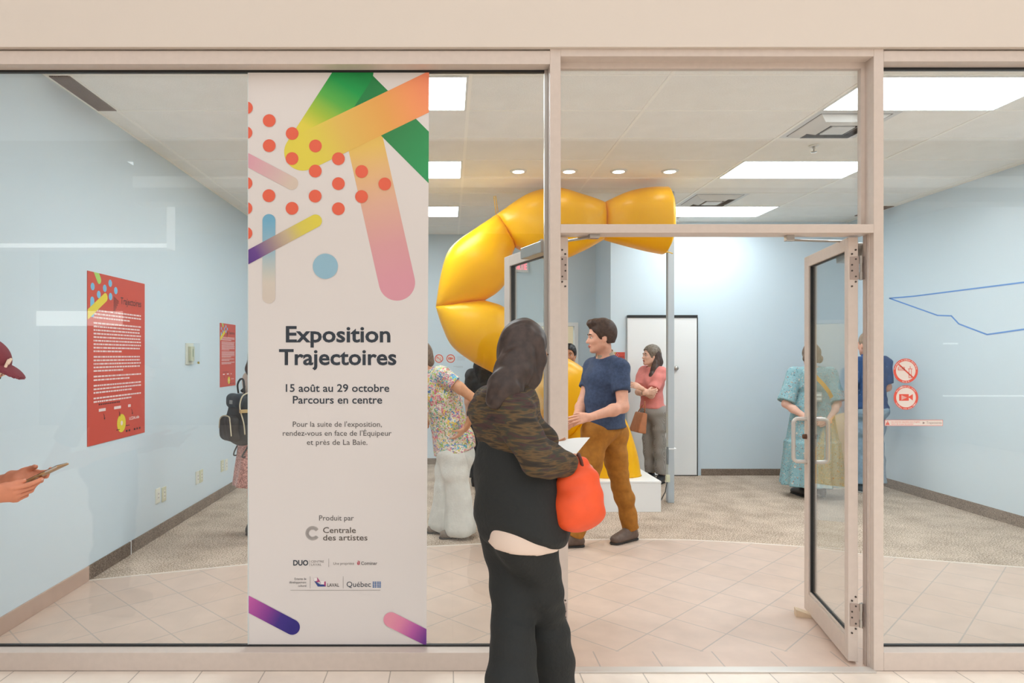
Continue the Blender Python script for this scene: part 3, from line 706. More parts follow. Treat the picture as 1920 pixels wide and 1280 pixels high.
# small poster beside the sliding door
x0, x1 = W(1150, 0, YB).x, W(1171.5, 0, YB).x; zt, zb = W(0, 660, YB).z, W(0, 722, YB).z
ps = poster('wall_poster', 'narrow red poster on the back wall behind the navy polo shirt', 0, x1 - x0, zt, zb, False, None, (x0, YB, zt), 0)

# ---- blue line drawing taped on the right wall -------------------------------------------------------
def RW(px, py):
    d = XR * F / (px - CX); return Vector((XR - .003, d - D, H - (py - CY) / F * d))
M_tape = mat('blue_tape', (96, 150, 218), .5)
pts = [RW(1925, 616.3), RW(1851, 627), RW(1798, 607), RW(1784, 592), RW(1758, 591), RW(1668, 559), RW(1715, 555), RW(1925, 528.4)]
p_end = [RW(2010, 604), RW(2050, 560), RW(2010, 518)]
mb = MB(); loop = pts + [p_end[2], p_end[1], p_end[0]]
for i in range(len(loop)):
    a, b = loop[i], loop[(i + 1) % len(loop)]; t = (b - a).normalized(); nn = Vector((0, -t.z, t.y)) * .007; a = a - t * .004; b = b + t * .004
    q = [a + nn, b + nn, b - nn, a - nn]; mb.add(q + [v + Vector((.002, 0, 0)) for v in q], [(0, 1, 2, 3), (7, 6, 5, 4), (0, 4, 5, 1), (2, 6, 7, 3)])
tag(mb.build('tape_drawing', M_tape), 'blue tape outline drawing on the right wall', 'drawing')

# ---- round stickers on glass and far wall ------------------------------------------------------------
M_sred = mat('sticker_red', (220, 84, 66), .5); M_spale = mat('sticker_pale', (226, 214, 206), .5)
def sticker(label, px, py, r, y, kind, grp):
    c = W(px, py, y); R_ = r / F * (D + y)
    t = thing('round_sticker', label, 'sticker', (c.x, y, c.z), 0, grp)
    def disc(rr, y0, y1, n=40): return MB().prism([(rr * math.cos(2 * math.pi * k / n), rr * math.sin(2 * math.pi * k / n)) for k in range(n)], y0, y1)
    disc(R_, -.0008, -.0002).build('rim', M_sred, t); disc(R_ * .80, -.0012, -.0008).build('face', M_spale, t)
    s_ = MB(); q = R_
    def P_(poly): s_.prism([(a_ * q, b_ * q) for a_, b_ in poly], -.0016, -.0012)
    if kind == 'food':
        P_([(-.62, .50), (-.54, .58), (.62, -.50), (.54, -.58)])
        th = M_sred
        for x0, z0, x1, z1 in ((-.62, .28, -.10, .32), (-.62, .12, -.10, .17), (-.60, .02, -.12, .06), (-.64, .05, -.60, .3), (-.12, .05, -.08, .3), (.18, .14, .54, .18), (.24, -.56, .28, .14), (.44, -.56, .48, .14), (.24, -.58, .48, -.54), (.34, .18, .38, .38)):
            P_([(x0, z0), (x1, z0), (x1, z1), (x0, z1)])
        words = ('Pas de nourriture ni boisson', 'Merci !')
    else:
        P_([(-.56, -.26), (.22, -.26), (.22, .28), (-.56, .28)]); P_([(.22, 0), (.55, -.24), (.55, .28), (.22, .08)])
        s2 = MB()
        for i in range(5):
            for j in range(9 - 2 * i): s2.prism([(q * (-.34 + .09 * i + .03 * a_), q * (-.17 + .042 * (j + i) + .016 * b_)) for a_, b_ in ((-1, -1), (1, -1), (1, 1), (-1, 1))], -.0019, -.0016)
        s2.build('dotted_triangle', M_spale, t)
        words = ('Surveillance par caméra', 'Souriez, vous êtes filmé !')
    s_.build('pictogram', M_sred, t)
    return t, R_
def arc_words(s, R_, top, t, yy, m):
    """lettering round the rim"""
    obs = []
    n = len(s); step = math.radians(5.2)
    for i, ch in enumerate(s):
        if ch == ' ': continue
        a = (math.pi / 2 - (i - (n - 1) / 2) * step) if top else (-math.pi / 2 + (i - (n - 1) / 2) * step)
        rot = a - math.pi / 2 if top else a + math.pi / 2
        wch = R_ * .075
        rr = R_ * .86 if top else R_ * .95
        mt = Matrix.Translation((rr * math.cos(a), 0, rr * math.sin(a))) @ Matrix.Rotation(-rot, 4, 'Y')
        obs.append(text(ch, -wch / 2, wch / 2, 0, R_ * .10, yy, m, None, 'l', .01, mtx=mt))
    return mean_join('rim_lettering', obs, t)
y = GY - .0003
t, R_ = sticker('round red and white no food or drink sticker on the right window', 1698, 695, 23, y, 'food', 'round stickers on the right window')
arc_words('Nourriture et boisson interdites', R_, True, t, -.0012, M_spale); arc_words('Merci !', R_, False, t, -.0012, M_spale)
t, R_ = sticker('round red and white camera notice sticker on the right window', 1698.5, 745, 23, y, 'cam', 'round stickers on the right window')
arc_words('Surveillance par caméra', R_, True, t, -.0012, M_spale); arc_words('Souriez, vous êtes filmé', R_, False, t, -.0012, M_spale)
sticker('small round no food sticker on the far wall left of the yellow tube', 823, 672, 8, YF, 'food', 'round stickers on the far wall')
sticker('small round camera sticker on the far wall left of the yellow tube', 845, 672, 8, YF, 'cam', 'round stickers on the far wall')
ft = thing('wall_text', 'faint small grey wall text beside the round stickers on the far wall', 'wall text', (W(856, 0, YF).x, YF, W(0, 668, YF).z))
mb = MB(); k = 1 / F * (D + YF)
for (x0, x1, yy) in ((857, 871, 669.5), (857, 873, 672), (857, 872, 675), (850, 868, 687), (856, 868, 689)):
    mb.box((x0 - 856) * k, (x1 - 856) * k, -.002, 0, (668 - yy) * k, (668 - yy + .9) * k)
mb.build('text_lines', mat('faint_grey', (186, 196, 204), .6), ft)
# long warning strip on the right window
c = W(1658, 792.5, GY); sx = (D + GY) / F
st = thing('warning_strip', 'narrow red edged notice strip on the right window under the stickers', 'sticker', (c.x + .002, GY - .0002, c.z))
MB().box(0, 109 * sx, -.0006, 0, -5.6 * sx, 5.6 * sx).build('border', M_sred, st); MB().box(.6 * sx, 108.3 * sx, -.001, -.0006, -4.9 * sx, 4.9 * sx).build('face', M_spale, st)
MB().prism([(1.5 * sx, -3.6 * sx), (9 * sx, -3.6 * sx), (5.2 * sx, 4 * sx)], -.0014, -.001).build('warning_triangle', M_sred, st)
MB().box(4.9 * sx, 5.5 * sx, -.0018, -.0014, -1 * sx, 2 * sx).box(4.9 * sx, 5.5 * sx, -.0018, -.0014, -2.6 * sx, -1.8 * sx).build('exclamation_mark', M_spale, st)
text('Les oeuvres exposées sont fragiles,', 12 * sx, 66 * sx, .8 * sx, 2.6 * sx, -.0012, M_sred, st); text('merci de ne pas les toucher', 12 * sx, 54 * sx, -3.2 * sx, 2.6 * sx, -.0012, M_sred, st)
text('Trajectoires', 78 * sx, 106.5 * sx, -1.9 * sx, 4.6 * sx, -.0012, mat('strip_grey', (150, 132, 126), .5), st)
MB().prism([(71 * sx, -2.4 * sx), (75.5 * sx, 0), (71 * sx, 2.4 * sx)], -.0014, -.001).build('arrow_mark', mat('strip_grey', ()), st)
# ================================ INFLATABLE AND PEDESTAL =====================================
ZP = .302
PX0, PX1, PY0, PY1 = 1.24, 2.075, 3.39, 4.19
ped = thing('pedestal', 'low white square plinth under the yellow inflatable tube', 'pedestal', ((PX0 + PX1) / 2, (PY0 + PY1) / 2, 0))
hx, hy = (PX1 - PX0) / 2, (PY1 - PY0) / 2
MB().rbox(-hx, hx, -hy, hy, .0, ZP - .02, .003).build('box', M_white, ped)
MB().rbox(-hx - .002, hx + .002, -hy - .002, hy + .002, ZP - .02, ZP, .003).build('top_panel', M_white, ped)
M_vinyl = mat('yellow_vinyl', (255, 196, 10), .34, trans=.22, bump=.02, bscale=14, spec=.4)
SEG = [  # outer / inner outline of the tube in the photo, segment by segment
 [((1246, 352), (1245, 476)), ((1215, 353), (1215, 470)), ((1175, 361), (1180, 461)), ((1133, 379), (1133, 449))],
 [((1133, 379), (1133, 449)), ((1090, 366), (1094, 470)), ((1043, 354), (1052, 486)), ((990, 364), (1004, 480)), ((931, 402), (966, 463))],
 [((931, 402), (966, 463)), ((893, 428), (956, 490)), ((858, 452), (955, 518)), ((838, 476), (945, 535)), ((825, 522), (930, 550)), ((817, 575), (909, 563))],
 [((817, 575), (909, 563)), ((829, 612), (945, 576)), ((847, 648), (966, 604)), ((882, 676), (985, 632)), ((930, 702), (1003, 657))],
 [((930, 702), (1003, 657)), ((957, 745), (1046, 664)), ((985, 774), (1092, 690)), ((1026, 803), (1101, 728)), ((1064, 819), (1106, 764))],
 [((1064, 819), (1106, 764)), ((1076, 850), (1163, 774)), ((1082, 880), (1190, 838)), ((1084, 897), (1201, 897))]]
DEP = [(3.40, 3.42), (3.42, 3.48), (3.48, 3.52), (3.52, 3.60), (3.60, 3.74), (3.74, 3.80)]
inf = thing('inflatable_sculpture', 'giant bright yellow inflatable tube curling up from the white plinth', 'sculpture', (1.75, 3.8, ZP))
io = Vector((1.75, 3.8, ZP))
def catmull(P_, t):
    n = len(P_) - 1; i = min(int(t * n), n - 1); f = t * n - i
    p1, p2 = P_[i], P_[i + 1]; p0 = P_[i - 1] if i > 0 else 2 * p1 - p2; p3 = P_[i + 2] if i + 2 <= n else 2 * p2 - p1
    return .5 * (2 * p1 + (p2 - p0) * f + (2 * p0 - 5 * p1 + 4 * p2 - p3) * f * f + (3 * p1 - p0 - 3 * p2 + p3) * f ** 3)
NR, NS = 48, 40
for si, (sg, dp) in enumerate(zip(SEG, DEP)):
    O = [np.array(W(*a, 3.6)) for a, b in sg]; I = [np.array(W(*b, 3.6)) for a, b in sg]
    rings = []; last = si == len(SEG) - 1
    for j in range(NS + 1):
        t = j / NS
        y = dp[0] + (dp[1] - dp[0]) * t; k = (D + y) / (D + 3.6)
        o, i_ = catmull(O, t), catmull(I, t)
        for q in (o, i_): q[0] *= k; q[2] = H + (q[2] - H) * k
        o[1] = i_[1] = y
        c = (o + i_) / 2; u = (o - i_) / 2; a = np.linalg.norm(u)
        pin = math.sin(math.pi * t) ** .55 if not last else min(1, (math.sin(math.pi * min(t, .5)) ** .55))
        if si == 0: pin = max(pin, .0) if t > .5 else max(pin, 1.0)
        dep = .13 + .17 * pin
        if last: dep = .13 + .14 * min(1, t * 1.6)
        ring = []
        edge = min(t, 1 - t) if not (last or si == 0) else (t if last else 1 - t)
        for m_ in range(NR):
            th = 2 * math.pi * m_ / NR
            # fabric gathers towards the pinched seams
            g = 1 + .05 * math.sin(th * 9 + si) * math.exp(-edge * 14) * (1 if a > .05 else 0)
            cs, sn = math.cos(th), math.sin(th)
            e_ = .85
            ring.append(c + u * math.copysign(abs(cs) ** e_, cs) + np.array((0, 1, 0)) * dep * g * math.copysign(abs(sn) ** e_, sn))
        rings.append(ring)
    vv = []; ff = []
    if si == 0:      # bulging end cap with a gathered tip
        c0 = sum(rings[0]) / NR
        for kk, (sc, out) in enumerate(((.02, .075), (.3, .072), (.6, .058), (.85, .03))):
            vv += [tuple(Vector(c0 + (p - c0) * sc + np.array((out, 0, 0))) - io) for p in rings[0]]
    for rg in rings: vv += [tuple(Vector(p) - io) for p in rg]
    nrow = len(vv) // NR
    for r_ in range(nrow - 1):
        for m_ in range(NR):
            ff.append((r_ * NR + m_, r_ * NR + (m_ + 1) % NR, (r_ + 1) * NR + (m_ + 1) % NR, (r_ + 1) * NR + m_))
    ff.append(tuple(range(NR))); ff.append(tuple(range((nrow - 1) * NR, nrow * NR)))
    if last: vv = [(x, y, max(z, .001)) for x, y, z in vv]
    mb = MB().add(vv, ff); ob = mb.build('tube_section', M_vinyl, inf, True)
M_cord = mat('yellow_cord', (226, 176, 40), .6)
p = W(930, 402, 3.52); top = W(929, 366, 3.5)
MB().tube([p - io, W(928, 385, 3.5) - io, W(926, 368, 3.5) - io, W(929, 367, 3.5) - io, W(934, 398, 3.52) - io], .004, 6).build('tie_cord', M_cord, inf, True)
MB().tube([W(1245, 474, 3.6) - io, W(1252, 472, 3.7) - io, W(1261, 475, 3.745) - io], .006, 6).build('tie_cord', M_cord, inf, True)
# ================================ BODIES AND CLOTHES ==========================================
# Smooth solids are described by distance functions and meshed with surface nets.
A = lambda *p: np.array(p, dtype=float)
def nrm(v): v = np.asarray(v, float); return v / (np.linalg.norm(v) + 1e-12)
class Solid:
    def __init__(s): s.p = []; s.lo = np.full(3, 1e9); s.hi = np.full(3, -1e9); s.warp = None
    def _bb(s, c, r):
        c = np.asarray(c, float); s.lo = np.minimum(s.lo, c - r); s.hi = np.maximum(s.hi, c + r)
    def cap(s, a, b, ra, rb, k=.02, op='u'):
        a, b = np.asarray(a, float), np.asarray(b, float); L = b - a; l2 = max(L @ L, 1e-9)
        def f(P):
            t = np.clip((P - a) @ L / l2, 0, 1); q = P - a - t[:, None] * L
            return np.sqrt((q * q).sum(1)) - (ra + (rb - ra) * t)
        if op == 'u': s._bb(a, ra + .03); s._bb(b, rb + .03)
        s.p.append((f, k, op)); return s
    def path(s, pts, rs, k=.02):
        for i in range(len(pts) - 1): s.cap(pts[i], pts[i + 1], rs[i], rs[i + 1], k)
        return s
    def ecap(s, a, b, wa, wb, side, k=.03, op='u'):
        """capsule with an elliptic section: wa, wb = (half width along side, half depth)"""
        a, b = np.asarray(a, float), np.asarray(b, float); L = b - a; ln = np.linalg.norm(L); t_ = L / ln
        sd = np.asarray(side, float); sd = nrm(sd - t_ * (sd @ t_)); n_ = np.cross(t_, sd)
        def f(P):
            q = P - a; t = q @ t_; tc = np.clip(t / ln, 0, 1); ov = t - tc * ln
            ru = wa[0] + (wb[0] - wa[0]) * tc; rv = wa[1] + (wb[1] - wa[1]) * tc
            u, v = q @ sd, q @ n_; m = np.minimum(ru, rv)
            k0 = np.sqrt((u / ru) ** 2 + (v / rv) ** 2 + (ov / m) ** 2)
            k1 = np.sqrt((u / ru ** 2) ** 2 + (v / rv ** 2) ** 2 + (ov / m ** 2) ** 2) + 1e-9
            return k0 * (k0 - 1) / k1
        if op == 'u': s._bb(a, max(wa) + .03); s._bb(b, max(wb) + .03)
        s.p.append((f, k, op)); return s
    def ell(s, c, r, R=None, k=.02, op='u'):
        c = np.asarray(c, float); r = np.asarray(r, float); R = np.eye(3) if R is None else np.asarray(R)
        def f(P):
            q = (P - c) @ R.T; k0 = np.sqrt(((q / r) ** 2).sum(1)); k1 = np.sqrt(((q / r ** 2) ** 2).sum(1)) + 1e-9
            return k0 * (k0 - 1) / k1
        if op == 'u': s._bb(c, r.max() + .03)
        s.p.append((f, k, op)); return s
    def sph(s, c, r, k=.02, op='u'): return s.ell(c, (r, r, r), None, k, op)
    def loft(s, secs, k=.03, folds=0, amp=0, sq=2.0):
        """vertical stack of elliptic sections (z, cx, cy, half x, half y) - skirts, coats; soft vertical folds"""
        S_ = np.array(sorted(secs), float); zz = S_[:, 0]
        def f(P):
            z = np.clip(P[:, 2], zz[0], zz[-1]); g = [np.interp(z, zz, S_[:, i]) for i in (1, 2, 3, 4)]
            u, v = (P[:, 0] - g[0]), (P[:, 1] - g[1]); ov = P[:, 2] - z
            m = np.minimum(g[2], g[3]); q = ((np.abs(u) / g[2]) ** sq + (np.abs(v) / g[3]) ** sq) ** (1 / sq)
            d = (q - 1) * m
            if amp:
                w_ = np.clip((zz[-1] - P[:, 2]) / (zz[-1] - zz[0]), 0, 1)
                d = d + amp * w_ * np.sin(np.arctan2(v, u) * folds + 1.5 * np.sin(P[:, 2] * 6))
            return np.where(np.abs(ov) > 1e-6, np.sqrt(np.maximum(d, 0) ** 2 + ov ** 2), np.maximum(d, np.maximum(zz[0] - P[:, 2], P[:, 2] - zz[-1])))
        for r in S_: s._bb((r[1], r[2], r[0]), max(r[3], r[4]) + .03)
        s.p.append((f, k, 'u')); return s
    def cut(s, p, n, k=.004):
        """keep the side the normal points away from"""
        p, n = np.asarray(p, float), nrm(n); s.p.append((lambda P: (P - p) @ n, k, 'i')); return s
    def comp(s, T, k=.03):
        """unite with another solid that has its own cuts (a sleeve, a trouser leg)"""
        s.lo = np.minimum(s.lo, T.lo); s.hi = np.maximum(s.hi, T.hi); s.p.append((T.ev, k, 'u')); return s
    def wrinkle(s, amp, freq, dirv=(0, 0, 1), seed=0, sharp=False):
        d = nrm(dirv); rs = np.random.RandomState(seed); ph = rs.rand(6) * 6.28
        def f(P):
            x, y, z = P.T; u = P @ d
            return amp * (np.sin(u * freq + 2.2 * np.sin(x * freq * .31 + ph[0]) + 1.7 * np.sin(y * freq * .37 + ph[1])) +
                          .6 * np.sin(u * freq * 1.7 + 2 * np.sin(z * freq * .23 + ph[2]) + 2.3 * np.sin((x + y) * freq * .29 + ph[3])))
        s.p.append((f, 0, 'd')); return s
    def ev(s, P):
        d = np.full(len(P), 9.0)
        for f, k, op in s.p:
            e = f(P)
            if op == 'd': d = d + e; continue
            if op == 'u':
                if k > 0: h = np.clip(.5 + .5 * (d - e) / k, 0, 1); d = d + (e - d) * h - k * h * (1 - h)
                else: d = np.minimum(d, e)
            else:
                if op == 's': e = -e
                if k > 0: h = np.clip(.5 - .5 * (d - e) / k, 0, 1); d = d + (e - d) * h + k * h * (1 - h)
                else: d = np.maximum(d, e)
        return d
    def mesh(s, h):
        st = 4; lo = s.lo - 2 * h; n = np.ceil((s.hi + 2 * h - lo) / (h * st)).astype(int) + 1
        ax = [lo[i] + np.arange(n[i]) * h * st for i in range(3)]
        C = np.stack(np.meshgrid(*ax, indexing='ij'), -1).reshape(-1, 3); dc = s.ev(C).reshape(n)
        d = np.repeat(np.repeat(np.repeat(dc, st, 0), st, 1), st, 2).astype(np.float32)
        idx = np.argwhere(np.abs(dc) < h * st * 2.6)
        off = np.stack(np.meshgrid(*[np.arange(st)] * 3, indexing='ij'), -1).reshape(-1, 3)
        # each coarse node owns the fine block starting at it; mark neighbours too
        blk = np.zeros(n, bool); blk[tuple(idx.T)] = True
        for a_ in range(3):
            b2 = blk.copy(); sl = [slice(None)] * 3; sl2 = [slice(None)] * 3; sl[a_] = slice(0, -1); sl2[a_] = slice(1, None)
            b2[tuple(sl)] |= blk[tuple(sl2)]; blk = b2
        fi = (np.argwhere(blk)[:, None, :] * st + off[None]).reshape(-1, 3)
        d[tuple(fi.T)] = s.ev(lo + fi * h)
        return nets(d, lo, h)
def nets(d, lo, h):
    ins = d < 0; sh = d.shape
    c = np.zeros(tuple(x - 1 for x in sh), np.int8)
    for i in (0, 1):
        for j in (0, 1):
            for k in (0, 1): c += ins[i:sh[0] - 1 + i, j:sh[1] - 1 + j, k:sh[2] - 1 + k]
    cells = np.argwhere((c > 0) & (c < 8))
    vid = np.full(c.shape, -1, np.int64); vid[tuple(cells.T)] = np.arange(len(cells))
    acc = np.zeros((len(cells), 3)); cnt = np.zeros(len(cells))
    corners = [(i, j, k) for i in (0, 1) for j in (0, 1) for k in (0, 1)]
    val = {q: d[cells[:, 0] + q[0], cells[:, 1] + q[1], cells[:, 2] + q[2]].astype(float) for q in corners}
    for a in corners:
        for ax in range(3):
            if a[ax]: continue
            b = list(a); b[ax] = 1; b = tuple(b); va, vb = val[a], val[b]; m = (va < 0) != (vb < 0)
            t = np.where(m, va / np.where(m, va - vb, 1), 0)
            p = np.tile(np.array(a, float), (len(cells), 1)); p[:, ax] += t
            acc[m] += p[m]; cnt[m] += 1
    verts = lo + (cells + acc / cnt[:, None]) * h
    faces = []
    for ax in range(3):
        o1, o2 = [(1, 2), (2, 0), (0, 1)][ax]
        sl0 = [slice(1, -1)] * 3; sl1 = [slice(1, -1)] * 3; sl0[ax] = slice(0, sh[ax] - 1); sl1[ax] = slice(1, sh[ax])
        A0, B0 = ins[tuple(sl0)], ins[tuple(sl1)]; e = np.argwhere(A0 != B0)
        inv = A0[tuple(e.T)]
        st_ = [1, 1, 1]; st_[ax] = 0; e = e + np.array(st_)
        def cell(da, db):
            q = e.copy(); q[:, o1] += da; q[:, o2] += db; return vid[tuple(q.T)]
        q = np.stack([cell(-1, -1), cell(0, -1), cell(0, 0), cell(-1, 0)], 1)
        q[~inv] = q[~inv][:, ::-1]; faces.append(q)
    return verts, np.concatenate(faces)
def solid_obj(name, meshes, m, parent=None, relax=2):
    """meshes: list of (verts, faces) -> one object, relaxed a little and smooth shaded"""
    vs_, fs, n = [], [], 0
    for v, f in meshes: vs_.append(v); fs.append(f + n); n += len(v)
    v = np.concatenate(vs_); f = np.concatenate(fs)
    for _ in range(relax):
        a = np.zeros_like(v); c = np.zeros(len(v))
        for i in range(4):
            np.add.at(a, f[:, i], v[f[:, (i + 1) % 4]]); np.add.at(c, f[:, i], 1)
            np.add.at(a, f[:, (i + 1) % 4], v[f[:, i]]); np.add.at(c, f[:, (i + 1) % 4], 1)
        v = v + .5 * (a / np.maximum(c, 1)[:, None] - v)
    me = bpy.data.meshes.new(name)
    me.vertices.add(len(v)); me.vertices.foreach_set('co', v.ravel().astype(np.float32))
    me.loops.add(len(f) * 4); me.loops.foreach_set('vertex_index', f.ravel().astype(np.int32))
    me.polygons.add(len(f)); me.polygons.foreach_set('loop_start', np.arange(len(f), dtype=np.int32) * 4); 
    me.polygons.foreach_set('use_smooth', np.ones(len(f), bool)); me.update(calc_edges=True); me.validate()
    me.materials.append(m); o = bpy.data.objects.new(name, me); COL.objects.link(o)
    if parent: o.parent = parent
    return o

# ---- a hand: palm, four fingers of different length with knuckle bends, thumb off the palm's side ----
def hand(S_, wrist, d, n, s_, curl=(.5, .5, .5, .5), spread=.05, thumb=(.5, .5), sc=1.0, tcurl=.4, per=None):
    """d towards the fingers, n out of the palm, s_ towards the thumb"""
    d = nrm(d); n = nrm(n - d * (np.dot(n, d))); s_ = nrm(np.cross(n, d)) * (1 if np.dot(np.cross(n, d), s_) > 0 else -1)
    W_ = np.asarray(wrist, float); Q = lambda a, b, c: W_ + (d * a + s_ * b + n * c) * sc
    tips = {}
    S_.ecap(Q(-.03, 0, 0), Q(.012, 0, 0), (.027 * sc, .020 * sc), (.029 * sc, .019 * sc), s_, .012)
    S_.ecap(Q(.015, 0, 0), Q(.075, .002, 0), (.030 * sc, .017 * sc), (.038 * sc, .0125 * sc), s_, .014)
    S_.cap(Q(.022, .022, .008), Q(.05, .034, .010), .017 * sc, .013 * sc, .012)      # ball of the thumb
    base = [(.084, .029), (.089, .010), (.086, -.010), (.077, -.028)]; lens = [(.042, .026, .020), (.047, .030, .022), (.043, .028, .021), (.033, .021, .018)]
    rad = [.0086, .0088, .0084, .0074]
    for i in range(4):
        cu = curl[i]; a0 = Q(base[i][0] - .012, base[i][1], 0); p = Q(base[i][0], base[i][1], 0)
        sp = (1.5 - i) * spread; r = rad[i] * sc
        S_.cap(a0, p, r * 1.12, r * 1.1, .006)
        ang = 0; pts = [p]
        for j, (L, wgt) in enumerate(zip(lens[i], (.8, 1.15, .75))):
            ang += cu * wgt
            dr = nrm(d * math.cos(ang) + n * math.sin(ang) + s_ * sp)
            pts.append(pts[-1] + dr * L * sc)
        S_.path(pts, [r * 1.05, r, r * .92, r * .80], .003); tips[i] = pts
    a, b = thumb
    t0 = Q(.024, .030, .006); dr = nrm(d * math.cos(a) + s_ * math.sin(a) + n * b)
    t1 = t0 + dr * .034 * sc; dr2 = nrm(dr + (n * .5 - s_ * .4) * tcurl); t2 = t1 + dr2 * .030 * sc; dr3 = nrm(dr2 + (n * .5 - s_ * .5) * tcurl); t3 = t2 + dr3 * .024 * sc
    S_.path([t0, t1, t2, t3], [.0125 * sc, .0105 * sc, .0098 * sc, .0078 * sc], .004); tips['t'] = [t0, t1, t2, t3]
    return tips

class Person:
    """local frame: forward +x, left +y, up +z; joints in metres for a 1.75 m body, scaled by k"""
    def __init__(s, label, loc, facing, height, skin, female=False, pose=None, name='person', build=1.0, group=None):
        s.k = k = height / 1.75; s.fem = female; s.b = build
        s.root = thing(name, label, 'person', loc, math.radians(facing), group)
        J = dict(pelvis=A(0, 0, .95), waist=A(0, 0, 1.08), chest=A(.0, 0, 1.28), neck=A(-.02, 0, 1.455), head=A(.015, 0, 1.615))
        hw = .085 if not female else .09; sw = .175 if not female else .152
        for sd, q in (('L', 1), ('R', -1)):
            J['sh' + sd] = A(-.015, q * sw, 1.405); J['el' + sd] = A(-.02, q * (sw + .045), 1.13); J['wr' + sd] = A(.05, q * (sw + .05), .885)
            J['hip' + sd] = A(0, q * hw, .90); J['kn' + sd] = A(.015, q * (hw + .01), .49); J['an' + sd] = A(-.02, q * (hw + .015), .085); J['toe' + sd] = A(.135, q * (hw + .035), .03)
        hf = A(1, 0, 0); hu = A(0, 0, 1)
        if pose:
            for a, v in pose.items():
                if a == 'hf': hf = A(*v)
                elif a == 'hu': hu = A(*v)
                else: J[a] = A(*v)
        s.J = {a: v * k for a, v in J.items()}
        s.hf = nrm(hf); s.hs = nrm(np.cross(hu, s.hf)); s.hu = np.cross(s.hf, s.hs)
        s.skin = skin; s.hands = []
        s.sdir = nrm(s.J['shL'] - s.J['shR']); s.pdir = nrm(s.J['hipL'] - s.J['hipR'])
    def H(s, f, l, u): return s.J['head'] + (s.hf * f + s.hs * l + s.hu * u) * s.k
    def torso(s, S_, inf=0.0, arms=True, neck=True):
        J, k, b = s.J, s.k, s.b; i = inf
        pw = (.158, .112) if not s.fem else (.165, .115); ww = (.138, .098) if not s.fem else (.122, .09); cw = (.162, .112) if not s.fem else (.145, .102)
        g = lambda w: (w[0] * k * b + i, w[1] * k * b + i)
        S_.ecap(J['pelvis'] - A(0, 0, .04 * k), J['waist'], g(pw), g(ww), s.pdir, .05)
        S_.ecap(J['waist'], J['chest'], g(ww), g(cw), s.sdir, .06)
        top = J['neck'] - A(0, 0, .075 * k)
        S_.ecap(J['chest'], top, g(cw), g((.125, .078)), s.sdir, .06)
        for q in 'LR':
            S_.cap(J['neck'] - A(0, 0, .03 * k), J['sh' + q], .052 * k + i, .056 * k * (.93 if s.fem else 1) + i, .05)
            S_.ell(J['hip' + q] + A(-.05 * k, 0, -.01 * k), A(.09, .085, .10) * k * b + i, None, .05)
            if s.fem: S_.ell(J['chest'] + nrm(np.cross(s.sdir, A(0, 0, 1))) * .085 * k + s.sdir * (.07 * k if q == 'L' else -.07 * k), A(.062, .066, .066) * k * b + i, None, .04)
    def neck(s, S_, inf=0.0):
        S_.cap(s.J['neck'] - A(0, 0, .05 * s.k), s.H(-.015, 0, -.07), (.058 if not s.fem else .05) * s.k + inf, (.054 if not s.fem else .047) * s.k + inf, .03)
    def arm(s, S_, q, inf=0.0, to=None, k_=.03):
        J, k = s.J, s.k; m = .9 if s.fem else 1.0; m *= (.5 + .5 * s.b)
        sh, el, wr = J['sh' + q], J['el' + q], J['wr' + q]
        if to is not None and to <= 1:
            e = sh + (el - sh) * to; S_.cap(sh, e, .056 * k * m + inf, (.056 - .014 * to) * k * m + inf * 1.3, k_); return
        S_.path([sh, sh + (el - sh) * .45, el], [.055 * k * m + inf, .050 * k * m + inf, .041 * k * m + inf], k_)
        t = 1 if to is None else to - 1
        S_.path([el, el + (wr - el) * min(.3, t), el + (wr - el) * t], [.041 * k * m + inf, .043 * k * m + inf, (.043 - .016 * t) * k * m + inf], k_)
    def leg(s, S_, q, inf=0.0, taper=0.0, z0=None):
        J, k, b = s.J, s.k, s.b; hp, kn, an = J['hip' + q], J['kn' + q], J['an' + q]
        cal = kn + (an - kn) * .3 + nrm(np.cross(an - kn, s.pdir)) * -.0
        bk = -nrm(J['toe' + q] - an) * .012 * k
        S_.path([hp, hp + (kn - hp) * .5, kn], [.092 * k * b + inf, .076 * k * b + inf, .056 * k * (.5 + .5 * b) + inf], .04)
        S_.path([kn, cal + bk, an], [.056 * k * (.5 + .5 * b) + inf, .056 * k + inf, .038 * k + inf + taper], .04)
    def body(s, hh=None, h=.008, hscale=1.0, bald=False, feet=True):
        S_ = Solid(); J, k = s.J, s.k
        s.torso(S_); s.neck(S_)
        for q in 'LR': s.arm(S_, q); s.leg(S_, q)
        for q in 'LR':
            if feet:
                an, toe = J['an' + q], J['toe' + q]; S_.cap(an + A(0, 0, -.03 * k), toe, .035 * k, .024 * k, .03)
        s.head(S_)
        parts = [S_.mesh(h)]
        for q, kw in s.hands:
            H_ = Solid(); J_ = s.J; el, wr = J_['el' + q], J_['wr' + q]
            kw = dict(kw); d = A(*kw.pop('d')) if 'd' in kw else wr - el
            s_tips = hand(H_, wr, d, A(*kw.pop('n')), A(*kw.pop('s')), sc=k * kw.pop('sc', .98), **kw)
            s.tips = getattr(s, 'tips', {}); s.tips[q] = s_tips
            H_.cap(wr + (el - wr) * .22, wr, .031 * k * (.9 if s.fem else 1), .026 * k * (.9 if s.fem else 1), .012)
            parts.append(H_.mesh(hh or .0045))
        o = solid_obj('body', parts, s.skin, s.root, 1); return o
